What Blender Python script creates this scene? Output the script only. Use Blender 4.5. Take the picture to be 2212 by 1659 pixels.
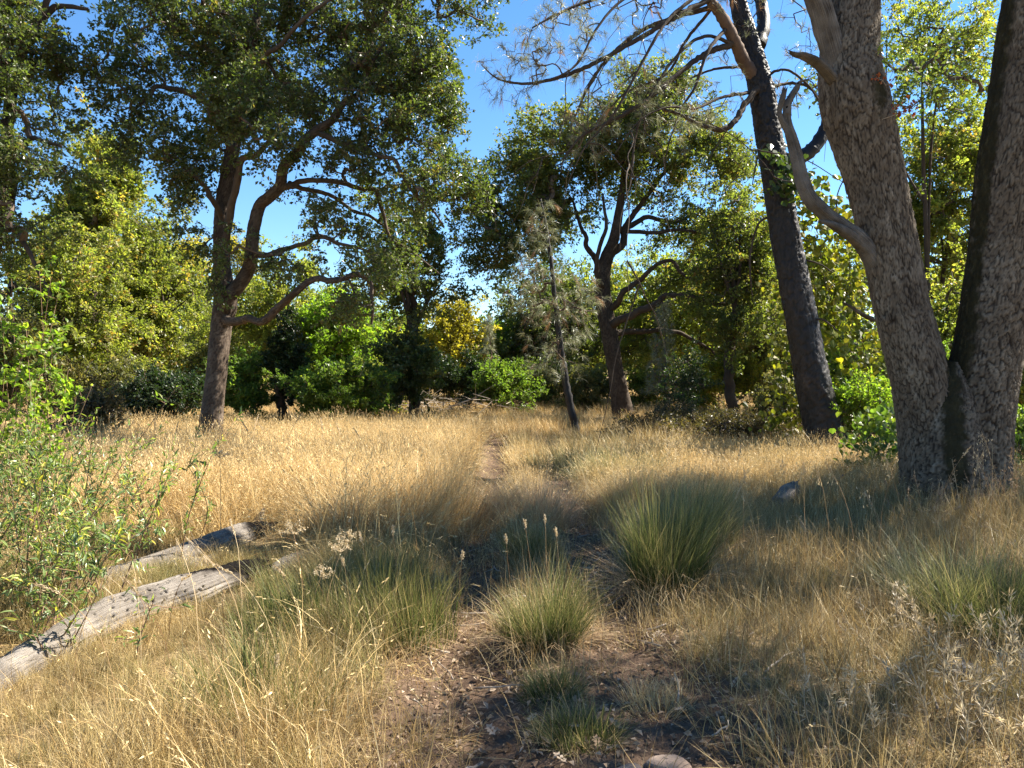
import bpy, math
import numpy as np
from math import radians, pi

# ------------------------------------------------------------------ camera, sky, sun, exposure
for o in list(bpy.data.objects):
    bpy.data.objects.remove(o, do_unlink=True)
scene = bpy.context.scene
COL = scene.collection
CAMZ, FPX, PITCH = 1.6, 759.0, radians(-0.7)
cam_data = bpy.data.cameras.new("camera")
cam = bpy.data.objects.new("camera", cam_data)
COL.objects.link(cam)
cam.location = (0, 0, CAMZ)
cam.rotation_euler = (radians(90) + PITCH, 0, 0)
cam_data.sensor_width = 36
cam_data.lens = FPX / 1024 * 36
cam_data.clip_start = 0.05
cam_data.clip_end = 2000
scene.camera = cam

SUN_AZ, SUN_EL = radians(69), radians(45)      # clockwise from the view direction (+Y)
world = bpy.data.worlds.new("World")
scene.world = world
world.use_nodes = True
wn = world.node_tree.nodes
sky = wn.new("ShaderNodeTexSky")
sky.sky_type = 'NISHITA'
sky.sun_disc = False
sky.sun_elevation = SUN_EL
sky.sun_rotation = SUN_AZ
sky.altitude = 400
sky.air_density = 1.0
sky.dust_density = 0.0
sky.ozone_density = 3.0
wn["Background"].inputs["Strength"].default_value = 0.062
sky_sat = wn.new("ShaderNodeHueSaturation")
sky_sat.inputs["Saturation"].default_value = 1.2
world.node_tree.links.new(sky.outputs[0], sky_sat.inputs["Color"])
world.node_tree.links.new(sky_sat.outputs[0], wn["Background"].inputs[0])

sun_data = bpy.data.lights.new("sun", 'SUN')
sun_data.energy = 5.0
sun_data.angle = radians(0.53)
sun_data.color = (1.0, 0.93, 0.80)
sun = bpy.data.objects.new("sun", sun_data)
COL.objects.link(sun)
SDIR = np.array([math.sin(SUN_AZ) * math.cos(SUN_EL), math.cos(SUN_AZ) * math.cos(SUN_EL), math.sin(SUN_EL)])
from mathutils import Vector
sun.rotation_euler = Vector(SDIR).to_track_quat('Z', 'Y').to_euler()
sun.location = (30, 15, 40)

scene.view_settings.view_transform = 'Standard'
scene.view_settings.look = 'None'
scene.view_settings.exposure = 2.05
scene.view_settings.gamma = 1.0
scene.view_settings.use_curve_mapping = False
scene.render.engine = 'CYCLES'
cy = scene.cycles
cy.max_bounces = 6
cy.diffuse_bounces = 3
cy.glossy_bounces = 2
cy.transmission_bounces = 3
cy.transparent_max_bounces = 4
cy.use_denoising = True
cy.denoising_prefilter = 'NONE'
cy.sample_clamp_indirect = 6.0
cy.caustics_reflective = False
cy.caustics_refractive = False

RNG = np.random.default_rng(11)

# ------------------------------------------------------------------ helpers: coordinates
CP, SP = math.cos(PITCH), math.sin(PITCH)


def P(x, y, d):
    """A point seen at (x, y) of the 2212 x 1659 view, at forward distance d."""
    dx = (x * 1024 / 2212 - 512) / FPX
    dy = (384 - y * 768 / 1659) / FPX
    v = np.array([dx, CP - dy * SP, SP + dy * CP])
    return np.array([0, 0, CAMZ]) + v * (d / v[1])


def W(w, d):
    """Size in metres of w view pixels at distance d."""
    return w * 1024 / 2212 / FPX * d


_ph = np.random.default_rng(3).uniform(0, 6.28, (24, 3))
_dr = np.random.default_rng(4).normal(0, 1, (24, 2))
_dr /= np.linalg.norm(_dr, axis=1)[:, None]


def wav(x, y, s, k0=0, n=6):
    """Smooth pseudo-noise in about -1..1 with features about s metres across."""
    r = 0
    for k in range(k0, k0 + n):
        kk = k % 24
        q = (1 + 0.23 * (k - k0)) * 2 * pi / (s * 2.2)
        r = r + np.sin((x * _dr[kk, 0] + y * _dr[kk, 1]) * q + _ph[kk, 0])
    return r / n * 1.5


def rut_left(y):
    return -0.30 + 0.07 * np.sin(y * 0.55) + np.clip(y - 16, 0, 30) * -0.02 + 0.10 * np.clip(4.2 - y, 0, 3)


def rut_right(y):
    return 0.70 + 0.06 * np.sin(y * 0.45 + 1) + np.clip(y - 16, 0, 30) * -0.04


def rut(x, y):
    wl = 0.29 + 0.14 * np.clip(5.2 - y, 0, 1.5)
    a = np.exp(-((x - rut_left(y)) / wl) ** 2)
    b = np.exp(-((x - rut_right(y)) / (0.31 + 0.10 * np.clip(5.0 - y, 0, 1.5))) ** 2)
    fade = np.clip((26 - y) / 10, 0, 1)
    return np.maximum(a, b) * fade


def H(x, y):
    x = np.asarray(x, float)
    y = np.asarray(y, float)
    h = 0.05 * wav(x, y, 3.0, 0) + 0.09 * wav(x, y, 9.0, 7)
    h = h * np.clip((np.hypot(x, y) - 1) / 6, 0.25, 1)
    h = h - 0.075 * rut(x, y) + 0.012 * wav(x, y, 0.35, 12)
    h = h + 0.02 * np.clip(y - 26, 0, 400) + 0.00016 * np.clip(y - 45, 0, 250) ** 2
    h = h + 0.06 * np.clip(x - 2.2, 0, 3) * np.clip(1 - abs(y - 8) / 8, 0, 1)
    return h


def G(x, d):
    """Ground point in view column x at distance d."""
    X = (x * 1024 / 2212 - 512) / FPX * d
    return np.array([X, d, float(H(X, d))])


def sm(a, b, v):
    t = np.clip((v - a) / (b - a), 0, 1)
    return t * t * (3 - 2 * t)


def unit(v):
    return v / np.maximum(np.linalg.norm(v, axis=-1, keepdims=True), 1e-9)


# ------------------------------------------------------------------ helpers: meshes
class MB:
    """Collects vertices, faces and attributes, then links ONE mesh object."""

    def __init__(self):
        self.v, self.f, self.n = [], [], 0
        self.pa, self.fa = {}, {}

    def add(self, V, Fs, mat=0, rnd=None, **pattr):
        V = np.asarray(V, np.float32).reshape(-1, 3)
        nf = sum(len(f) for f in Fs)
        if rnd is None:
            rnd = np.full(nf, 0.5)
        k = 0
        for f in Fs:
            f = np.asarray(f, np.int64)
            self.f.append((f + self.n, mat, np.asarray(rnd[k:k + len(f)], np.float32)))
            k += len(f)
        for a, val in pattr.items():
            self.pa.setdefault(a, []).append((self.n, np.broadcast_to(np.asarray(val, np.float32), (len(V),))))
        self.v.append(V)
        self.n += len(V)

    def data(self, name, mats, origin=(0, 0, 0), smooth=False):
        me = bpy.data.meshes.new(name)
        V = np.concatenate(self.v) - np.asarray(origin, np.float32)
        me.vertices.add(len(V))
        me.vertices.foreach_set("co", V.astype(np.float32).ravel())
        loops, tot, mi, rn = [], [], [], []
        for f, m, r in self.f:
            loops.append(f.ravel())
            tot.append(np.full(len(f), f.shape[1]))
            mi.append(np.full(len(f), m))
            rn.append(r)
        loops, tot, mi, rn = map(np.concatenate, (loops, tot, mi, rn))
        me.loops.add(len(loops))
        me.loops.foreach_set("vertex_index", loops.astype(np.int32))
        me.polygons.add(len(tot))
        start = np.concatenate([[0], np.cumsum(tot)[:-1]])
        me.polygons.foreach_set("loop_start", start.astype(np.int32))
        try:
            me.polygons.foreach_set("loop_total", tot.astype(np.int32))
        except Exception:
            pass
        me.polygons.foreach_set("material_index", mi.astype(np.int32))
        me.polygons.foreach_set("use_smooth", np.full(len(tot), smooth))
        at = me.attributes.new("rnd", 'FLOAT', 'FACE')
        at.data.foreach_set("value", rn.astype(np.float32))
        for a, parts in self.pa.items():
            arr = np.zeros(len(V), np.float32)
            for s, val in parts:
                arr[s:s + len(val)] = val
            at = me.attributes.new(a, 'FLOAT', 'POINT')
            at.data.foreach_set("value", arr)
        for m in mats if isinstance(mats, (list, tuple)) else [mats]:
            me.materials.append(m)
        me.update()
        me.validate()
        return me

    def build(self, name, mats, parent=None, smooth=False, **props):
        origin = np.array(parent.matrix_world.translation) if parent is not None else (0, 0, 0)
        if parent is not None:
            origin = np.array(root_origin(parent))
        o = bpy.data.objects.new(name, self.data(name, mats, origin, smooth))
        COL.objects.link(o)
        if parent is not None:
            o.parent = parent
        for k, v in props.items():
            o[k] = v
        return o


def root_origin(o):
    r = np.zeros(3)
    while o is not None:
        r = r + np.array(o.location)
        o = o.parent
    return r


def thing(name, label, cat, loc, group=None):
    o = bpy.data.objects.new(name, None)
    COL.objects.link(o)
    o.empty_display_size = 0.2
    o.location = [float(q) for q in loc]
    o['label'] = label
    o['category'] = cat
    if group:
        o['group'] = group
    return o


def tag(o, label, cat, group=None):
    o['label'] = label
    o['category'] = cat
    if group:
        o['group'] = group
    return o


def dup(root, loc, label=None, rz=0.0, s=1.0):
    r = root.copy()
    COL.objects.link(r)
    r.location = [float(q) for q in loc]
    r.rotation_euler = (0, 0, rz)
    r.scale = (s, s, s)
    if label:
        r['label'] = label
    for ch in list(root.children):
        c = ch.copy()
        COL.objects.link(c)
        c.parent = r
    return r


def smooth_path(pts, n):
    """Catmull-Rom through rows of pts (any width), n samples."""
    pts = np.asarray(pts, float)
    m = len(pts)
    t = np.linspace(0, m - 1, n)
    i = np.clip(t.astype(int), 0, m - 2)
    u = (t - i)[:, None]
    p0, p1, p2, p3 = (pts[np.clip(i + k, 0, m - 1)] for k in (-1, 0, 1, 2))
    return 0.5 * (2 * p1 + (p2 - p0) * u + (2 * p0 - 5 * p1 + 4 * p2 - p3) * u ** 2 + (3 * p1 - p0 - 3 * p2 + p3) * u ** 3)


def frames(pts):
    T = unit(np.gradient(pts, axis=0))
    N = np.zeros_like(T)
    a = np.array([0, 1.0, 0]) if abs(T[0, 1]) < 0.9 else np.array([1.0, 0, 0])
    n = unit(a - T[0] * a.dot(T[0]))
    for i in range(len(pts)):
        n = n - T[i] * n.dot(T[i])
        n = n / np.linalg.norm(n)
        N[i] = n
    return T, N, np.cross(T, N)


def grid_faces(rows, sides, base=0, closed=True):
    i = np.arange(rows - 1)[:, None] * sides
    j = np.arange(sides if closed else sides - 1)[None, :]
    a = i + j
    b = i + (j + 1) % sides
    return np.stack([a, b, b + sides, a + sides], -1).reshape(-1, 4) + base


def tube(mb, pts, rad, sides=8, mat=0, rnd=0.5, cap=True, wob=0.0, rng=None, **pattr):
    pts = np.asarray(pts, float)
    T, N, B = frames(pts)
    th = np.linspace(0, 2 * pi, sides, endpoint=False)
    rr = np.asarray(rad, float)[:, None] * np.ones(sides)[None]
    if wob and rng is not None:
        rr = rr * (1 + wob * rng.normal(0, 1, rr.shape))
    V = pts[:, None] + rr[..., None] * (np.cos(th)[None, :, None] * N[:, None] + np.sin(th)[None, :, None] * B[:, None])
    n = len(pts)
    Fq = grid_faces(n, sides)
    V = V.reshape(-1, 3)
    Fs = [Fq]
    if cap:
        V = np.vstack([V, pts[-1] + T[-1] * rad[-1] * 0.6, pts[0]])
        j = np.arange(sides)
        k = (j + 1) % sides
        Fs.append(np.stack([(n - 1) * sides + j, (n - 1) * sides + k, np.full(sides, n * sides)], -1))
        Fs.append(np.stack([k, j, np.full(sides, n * sides + 1)], -1))
    nf = sum(map(len, Fs))
    pa = {}
    for k_, val in pattr.items():
        val = np.asarray(val, float)
        if val.ndim == 1 and len(val) == n:
            val = np.repeat(val, sides)
            if cap:
                val = np.append(val, [val[-1], val[0]])
        pa[k_] = val
    mb.add(V, Fs, mat, np.full(nf, rnd), **pa)


def batch_tubes(mb, A, B_, ra, rb, sides=3, mat=0, rnd=None):
    """Many straight tapered segments at once."""
    n = len(A)
    if n == 0:
        return
    d = unit(B_ - A)
    ref = np.where(np.abs(d[:, 2:3]) < 0.9, np.array([[0, 0, 1.0]]), np.array([[1.0, 0, 0]]))
    u = unit(np.cross(d, ref))
    v = np.cross(d, u)
    th = np.linspace(0, 2 * pi, sides, endpoint=False)
    ring = np.cos(th)[None, :, None] * u[:, None] + np.sin(th)[None, :, None] * v[:, None]
    V = np.concatenate([A[:, None] + ring * ra[:, None, None], B_[:, None] + ring * rb[:, None, None]], 1).reshape(-1, 3)
    j = np.arange(sides)
    k = (j + 1) % sides
    f = np.stack([j, k, k + sides, j + sides], -1)
    Fq = (f[None] + (np.arange(n) * 2 * sides)[:, None, None]).reshape(-1, 4)
    r = np.full(len(Fq), 0.5) if rnd is None else np.repeat(rnd, sides)
    mb.add(V, [Fq], mat, r)


def leaf_quads(mb, pos, dr, nrm, L, Wd, rng, mat=0, fold=0.15, rnd=None):
    n = len(pos)
    dr = unit(dr)
    side = unit(np.cross(dr, nrm))
    nn = np.cross(side, dr)
    L = np.broadcast_to(np.asarray(L, float), (n,))[:, None]
    Wd = np.broadcast_to(np.asarray(Wd, float), (n,))[:, None]
    c = pos + dr * L * 0.05
    V = np.stack([pos - dr * L * 0.5, c + side * Wd * 0.5 + nn * Wd * fold, pos + dr * L * 0.5 - nn * L * 0.08, c - side * Wd * 0.5 + nn * Wd * fold], 1).reshape(-1, 3)
    Fq = np.arange(n * 4).reshape(-1, 4)
    mb.add(V, [Fq], mat, rng.uniform(0, 1, n) if rnd is None else rnd)


def leaf_cloud(mb, centers, n_per, sigma, L, rng, mat=0, up=0.7, aspect=0.6, flat=0.65, rbias=None):
    m = len(centers)
    cnt = rng.poisson(n_per, m) + 1
    idx = np.repeat(np.arange(m), cnt)
    n = len(idx)
    off = rng.normal(0, 1, (n, 3)) * np.array([sigma, sigma, sigma * flat])
    dr = unit(off + rng.normal(0, sigma * 0.8, (n, 3)) + np.array([0, 0, -0.25 * sigma]))
    nr = unit(rng.normal(0, 1, (n, 3)) + np.array([0, 0, up]) + 0.4 * SDIR)
    nr = unit(nr - dr * np.sum(nr * dr, 1, keepdims=True) + 1e-4)
    l = L * rng.uniform(0.65, 1.3, n)
    cb = rng.normal(0, 0.16, m)[idx]
    rn = np.clip(rng.uniform(0, 1, n) * 0.75 + 0.125 + cb, 0, 1)
    leaf_quads(mb, centers[idx] + off, dr, nr, l, l * aspect * rng.uniform(0.8, 1.2, n), rng, mat, rnd=rn)


def ribbons(mb, base, head, L, lean, curve, width, rng, seg=4, mat=0, rnd=None, taper=1.0, twist=None, sag=0.0):
    """Grass blades: base (n,3), head = azimuth, lean = start angle from vertical, curve = extra bend along the blade."""
    n = len(base)
    hd = np.stack([np.cos(head), np.sin(head), np.zeros(n)], 1)
    tw = head + pi / 2 + (rng.normal(0, 0.7, n) if twist is None else twist)
    sd = np.stack([np.cos(tw), np.sin(tw), np.zeros(n)], 1)
    t = np.linspace(0, 1, seg + 1)
    pts = [base]
    for i in range(seg):
        ang = lean + curve * (t[i] + t[i + 1]) * 0.5
        step = (np.sin(ang)[:, None] * hd + np.cos(ang)[:, None] * np.array([0, 0, 1.0])) * (L / seg)[:, None]
        pts.append(pts[-1] + step)
    pts = np.stack(pts, 1)
    wd = np.asarray(width)[:, None] * (1 - taper * t[None] ** 1.6 * 0.95)
    Lf = pts - sd[:, None] * wd[..., None] * 0.5
    Rt = pts + sd[:, None] * wd[..., None] * 0.5
    V = np.stack([Lf, Rt], 2).reshape(n, -1, 3)
    k = np.arange(seg)
    f = np.stack([2 * k, 2 * k + 1, 2 * k + 3, 2 * k + 2], -1)
    Fq = (f[None] + (np.arange(n) * 2 * (seg + 1))[:, None, None]).reshape(-1, 4)
    r = rng.uniform(0, 1, n) if rnd is None else rnd
    tt = np.tile(np.repeat(t, 2), n)
    mb.add(V.reshape(-1, 3), [Fq], mat, np.repeat(r, seg), along=tt)
    return pts


def hash2(i, j, s):
    h = (i.astype(np.int64) * 374761393 + j.astype(np.int64) * 668265263 + s * 69069) & 0x7fffffff
    h = ((h ^ (h >> 13)) * 1274126177) & 0x7fffffff
    h = h ^ (h >> 16)
    return (h & 0xffff) / 65535.0


def plates(a, b, nu, seed):
    """Voronoi plates on a cylinder (a wraps at nu): edge distance F2-F1 and a value per plate."""
    ia, ib = np.floor(a).astype(int), np.floor(b).astype(int)
    f1 = np.full(a.shape, 9.0)
    f2 = np.full(a.shape, 9.0)
    idv = np.zeros(a.shape)
    for di in (-1, 0, 1):
        for dj in (-1, 0, 1):
            ci, cj = ia + di, ib + dj
            w = np.mod(ci, nu)
            jx, jy, h = hash2(w, cj, seed), hash2(w, cj, seed + 17), hash2(w, cj, seed + 31)
            dd = np.hypot(ci + jx - a, cj + jy - b)
            near = dd < f1
            f2 = np.where(near, f1, np.minimum(f2, dd))
            idv = np.where(near, h, idv)
            f1 = np.where(near, dd, f1)
    return f2 - f1, idv


def bark_tube(mb, pts, rad, sides, rows, cell, depth, seed, flare=0.0, flare_h=0.35, lobes=5, ovalty=0.06, mat=0, stretch=3.0, rmod=None, **pattr):
    """A trunk or limb whose bark plates and fissures are real relief."""
    rng = np.random.default_rng(seed)
    pr = smooth_path(np.column_stack([pts, rad]), rows)
    p, r = pr[:, :3], np.maximum(pr[:, 3], 0.004)
    T, N, B = frames(p)
    s = np.concatenate([[0], np.cumsum(np.linalg.norm(np.diff(p, axis=0), axis=1))])
    th = np.linspace(0, 2 * pi, sides, endpoint=False)
    TH, S = np.meshgrid(th, s)
    nu = max(4, int(round(2 * pi * np.mean(r) / cell)))
    a = TH / (2 * pi) * nu
    b = S / (cell * stretch)
    wa = 0.42 * np.sin(b * .8 + 2 * np.sin(TH * 2 + seed)) + 0.10 * np.sin(b * 2.3 + 3 * TH)
    wb = 0.5 * np.sin(TH * 3 + b * 0.35 + seed) + 0.3 * np.sin(TH * 8 + seed * 2 + b * .3)
    e, idv = plates(np.mod(a + wa, nu), b + wb, nu, seed)
    e2, id2 = plates(np.mod(a * 2 + wa * 2, nu * 2), b * 2.2 + wb * 1.3, nu * 2, seed + 5)
    gs = .5 + .5 * np.sin(a * 1.3 + 2 * np.sin(b * .9 + seed)) * np.sin(b * 1.1 + 1.7 * np.sin(a * .8))
    up = np.clip((e - .02) / (0.10 + .14 * gs), 0, 1)
    up = up * up * (3 - 2 * up)
    up2 = np.clip(e2 / 0.3, 0, 1)
    h = (1 - (1 - up) * (.4 + .6 * gs)) * (0.6 + 0.4 * idv) * (0.75 + 0.25 * up2)
    R = r[:, None] * (1 + ovalty * np.sin(2 * TH + seed + S * 0.6) + 0.03 * np.sin(3 * TH + S * 1.7 + seed))
    if flare:
        R = R * (1 + flare * np.exp(-S / flare_h) * (1 + 0.45 * np.sin(lobes * TH + seed)))
    if rmod is not None:
        R = R * rmod(TH, S)
    R = R + depth * (h - 0.6) + depth * 0.10 * rng.normal(0, 1, R.shape) * up
    V = p[:, None] + R[..., None] * (np.cos(TH)[..., None] * N[:, None] + np.sin(TH)[..., None] * B[:, None])
    groove = (1 - up * (0.75 + 0.25 * up2)) * (.45 + .55 * gs)
    Vf = V.reshape(-1, 3)
    Fq = grid_faces(rows, sides)
    pa = {'groove': groove.ravel(), 'plate': idv.ravel()}
    for k, fn in pattr.items():
        pa[k] = fn(Vf, TH.ravel(), S.ravel()) if callable(fn) else np.full(len(Vf), fn)
    # end cap
    Vf = np.vstack([Vf, p[-1]])
    j = np.arange(sides)
    cap = np.stack([(rows - 1) * sides + j, (rows - 1) * sides + (j + 1) % sides, np.full(sides, rows * sides)], -1)
    for k in pa:
        pa[k] = np.append(pa[k], pa[k][-1])
    mb.add(Vf, [Fq, cap], mat, None, **pa)
    return p, r


# ------------------------------------------------------------------ helpers: materials
def new_mat(name):
    m = bpy.data.materials.new(name)
    m.use_nodes = True
    nt = m.node_tree
    nt.nodes.clear()
    return m, nt, nt.nodes.new, nt.links.new


def ramp_node(new, stops):
    r = new("ShaderNodeValToRGB")
    el = r.color_ramp.elements
    while len(el) < len(stops):
        el.new(0.5)
    for e, (p, c) in zip(el, stops):
        e.position = p
        e.color = (*c, 1)
    return r


def attr(new, name, typ='GEOMETRY'):
    a = new("ShaderNodeAttribute")
    a.attribute_name = name
    a.attribute_type = typ
    return a


LEAF_ARGS = {}


def spray_mat(mat):
    """The same leaf colours for leaf sprays set on twigs: each spray has its own lightness and warmth."""
    args, kw = LEAF_ARGS[mat.name]
    nm = mat.name + "_spray"
    return bpy.data.materials.get(nm) or leaf_mat(nm, *args, inst=True, **kw)


def leaf_mat(name, stops, trans=0.48, rough=0.42, spec=0.4, tc=(1.5, 1.6, 0.6), var=0.45, scale=0.9, inst=False):
    LEAF_ARGS[name] = ((stops,), dict(trans=trans, rough=rough, spec=spec, tc=tc, var=var, scale=scale))
    m, nt, new, link = new_mat(name)
    rp = ramp_node(new, stops)
    if inst:
        wm = new("ShaderNodeMath")
        wm.operation = 'MULTIPLY_ADD'
        wm.use_clamp = True
        link(attr(new, "rnd").outputs["Fac"], wm.inputs[0])
        wm.inputs[1].default_value = 0.7
        link(attr(new, "warm", 'INSTANCER').outputs["Fac"], wm.inputs[2])
        link(wm.outputs[0], rp.inputs[0])
    else:
        link(attr(new, "rnd").outputs["Fac"], rp.inputs[0])
    tco = new("ShaderNodeTexCoord")
    nz = new("ShaderNodeTexNoise")
    nz.inputs["Scale"].default_value = scale
    nz.inputs["Detail"].default_value = 2
    link(tco.outputs["Object"], nz.inputs["Vector"])
    mr = new("ShaderNodeMapRange")
    mr.inputs[1].default_value = 0.3
    mr.inputs[2].default_value = 0.7
    mr.inputs[3].default_value = 1 - var
    mr.inputs[4].default_value = 1 + var
    link(nz.outputs["Fac"], mr.inputs[0])
    hs = new("ShaderNodeHueSaturation")
    link(attr(new, "lum", 'INSTANCER').outputs["Fac"] if inst else mr.outputs[0], hs.inputs["Value"])
    link(rp.outputs[0], hs.inputs["Color"])
    pb = new("ShaderNodeBsdfPrincipled")
    pb.inputs["Roughness"].default_value = rough
    pb.inputs["Specular IOR Level"].default_value = spec
    link(hs.outputs[0], pb.inputs["Base Color"])
    mul = new("ShaderNodeMix")
    mul.data_type = 'RGBA'
    mul.blend_type = 'MULTIPLY'
    mul.inputs[0].default_value = 1
    link(hs.outputs[0], mul.inputs[6])
    mul.inputs[7].default_value = (*tc, 1)
    tr = new("ShaderNodeBsdfTranslucent")
    link(mul.outputs[2], tr.inputs[0])
    mx = new("ShaderNodeMixShader")
    mx.inputs[0].default_value = trans
    link(pb.outputs[0], mx.inputs[1])
    link(tr.outputs[0], mx.inputs[2])
    out = new("ShaderNodeOutputMaterial")
    link(mx.outputs[0], out.inputs[0])
    return m


def blade_mat(name, dry, green, tip, trans=0.3, inst=True, tipmix=0.75, base=None):
    """Grass: colour per blade (rnd), drier towards the tip (along), dry-to-green by 'tint' of the tuft."""
    m, nt, new, link = new_mat(name)
    rd, rg = ramp_node(new, dry), ramp_node(new, green)
    a = attr(new, "rnd")
    link(a.outputs["Fac"], rd.inputs[0])
    link(a.outputs["Fac"], rg.inputs[0])
    mixc = new("ShaderNodeMix")
    mixc.data_type = 'RGBA'
    if inst:
        link(attr(new, "tint", 'INSTANCER').outputs["Fac"], mixc.inputs[0])
    else:
        mixc.inputs[0].default_value = 1.0
    link(rd.outputs[0], mixc.inputs[6])
    link(rg.outputs[0], mixc.inputs[7])
    al = attr(new, "along")
    mr = new("ShaderNodeMapRange")
    mr.inputs[1].default_value = 0.45
    mr.inputs[2].default_value = 1.0
    mr.inputs[3].default_value = 0
    mr.inputs[4].default_value = tipmix
    link(al.outputs["Fac"], mr.inputs[0])
    m2 = new("ShaderNodeMix")
    m2.data_type = 'RGBA'
    link(mr.outputs[0], m2.inputs[0])
    link(mixc.outputs[2], m2.inputs[6])
    m2.inputs[7].default_value = (*tip, 1)
    src = m2.outputs[2]
    if inst:
        hs = new("ShaderNodeHueSaturation")
        link(attr(new, "lum", 'INSTANCER').outputs["Fac"], hs.inputs["Value"])
        link(src, hs.inputs["Color"])
        src = hs.outputs[0]
    pb = new("ShaderNodeBsdfPrincipled")
    pb.inputs["Roughness"].default_value = 0.5
    pb.inputs["Specular IOR Level"].default_value = 0.3
    link(src, pb.inputs["Base Color"])
    tr = new("ShaderNodeBsdfTranslucent")
    link(src, tr.inputs[0])
    mx = new("ShaderNodeMixShader")
    mx.inputs[0].default_value = trans
    link(pb.outputs[0], mx.inputs[1])
    link(tr.outputs[0], mx.inputs[2])
    out = new("ShaderNodeOutputMaterial")
    link(mx.outputs[0], out.inputs[0])
    return m


def bark_mat(name, plate_stops, fissure, moss=(0.02, 0.022, 0.01), bump=0.5, scale=14, rough=0.9, lichen=None, stretch=0.3, spec=0.2):
    m, nt, new, link = new_mat(name)
    tco = new("ShaderNodeTexCoord")
    mp = new("ShaderNodeMapping")
    mp.inputs["Scale"].default_value = (1, 1, stretch)
    link(tco.outputs["Object"], mp.inputs[0])
    nz = new("ShaderNodeTexNoise")
    nz.inputs["Scale"].default_value = scale
    nz.inputs["Detail"].default_value = 8
    nz.inputs["Roughness"].default_value = 0.7
    link(mp.outputs[0], nz.inputs["Vector"])
    nz2 = new("ShaderNodeTexNoise")
    nz2.inputs["Scale"].default_value = 2.2
    nz2.inputs["Detail"].default_value = 4
    link(tco.outputs["Object"], nz2.inputs["Vector"])
    pl = attr(new, "plate")
    ad = new("ShaderNodeMath")
    ad.operation = 'MULTIPLY_ADD'
    link(pl.outputs["Fac"], ad.inputs[0])
    ad.inputs[1].default_value = 0.35
    ad2 = new("ShaderNodeMath")
    ad2.operation = 'MULTIPLY_ADD'
    link(nz.outputs["Fac"], ad2.inputs[0])
    ad2.inputs[1].default_value = 0.9
    link(nz2.outputs["Fac"], ad2.inputs[2])
    sb = new("ShaderNodeMath")
    sb.operation = 'SUBTRACT'
    link(ad2.outputs[0], sb.inputs[0])
    sb.inputs[1].default_value = 0.62
    link(sb.outputs[0], ad.inputs[2])
    rp = ramp_node(new, plate_stops)
    link(ad.outputs[0], rp.inputs[0])
    gm = new("ShaderNodeMix")
    gm.data_type = 'RGBA'
    ga = attr(new, "groove")
    gp = new("ShaderNodeMath")
    gp.operation = 'POWER'
    link(ga.outputs["Fac"], gp.inputs[0])
    gp.inputs[1].default_value = 0.55
    link(gp.outputs[0], gm.inputs[0])
    link(rp.outputs[0], gm.inputs[6])
    gm.inputs[7].default_value = (*fissure, 1)
    src = gm.outputs[2]
    mm = new("ShaderNodeMix")
    mm.data_type = 'RGBA'
    ma = attr(new, "moss")
    mad = new("ShaderNodeMath")
    mad.operation = 'MULTIPLY_ADD'
    mad.use_clamp = True
    nz3 = new("ShaderNodeTexNoise")
    nz3.inputs["Scale"].default_value = 9
    nz3.inputs["Detail"].default_value = 6
    link(tco.outputs["Object"], nz3.inputs["Vector"])
    sub = new("ShaderNodeMath")
    sub.operation = 'SUBTRACT'
    link(nz3.outputs["Fac"], sub.inputs[0])
    sub.inputs[1].default_value = 0.9
    link(ma.outputs["Fac"], mad.inputs[0])
    mad.inputs[1].default_value = 2.7
    sc = new("ShaderNodeMath")
    sc.operation = 'MULTIPLY'
    link(sub.outputs[0], sc.inputs[0])
    sc.inputs[1].default_value = 3.2
    link(sc.outputs[0], mad.inputs[2])
    link(mad.outputs[0], mm.inputs[0])
    link(src, mm.inputs[6])
    mrp = ramp_node(new, [(0.35, tuple(.55 * q for q in moss)), (0.55, moss), (0.72, tuple(2.2 * q for q in moss))])
    link(nz.outputs["Fac"], mrp.inputs[0])
    link(mrp.outputs[0], mm.inputs[7])
    src = mm.outputs[2]
    pb = new("ShaderNodeBsdfPrincipled")
    pb.inputs["Roughness"].default_value = rough
    pb.inputs["Specular IOR Level"].default_value = spec
    link(src, pb.inputs["Base Color"])
    bp = new("ShaderNodeBump")
    bp.inputs["Strength"].default_value = bump
    bp.inputs["Distance"].default_value = 0.02
    link(nz.outputs["Fac"], bp.inputs["Height"])
    link(bp.outputs[0], pb.inputs["Normal"])
    out = new("ShaderNodeOutputMaterial")
    link(pb.outputs[0], out.inputs[0])
    return m


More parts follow.
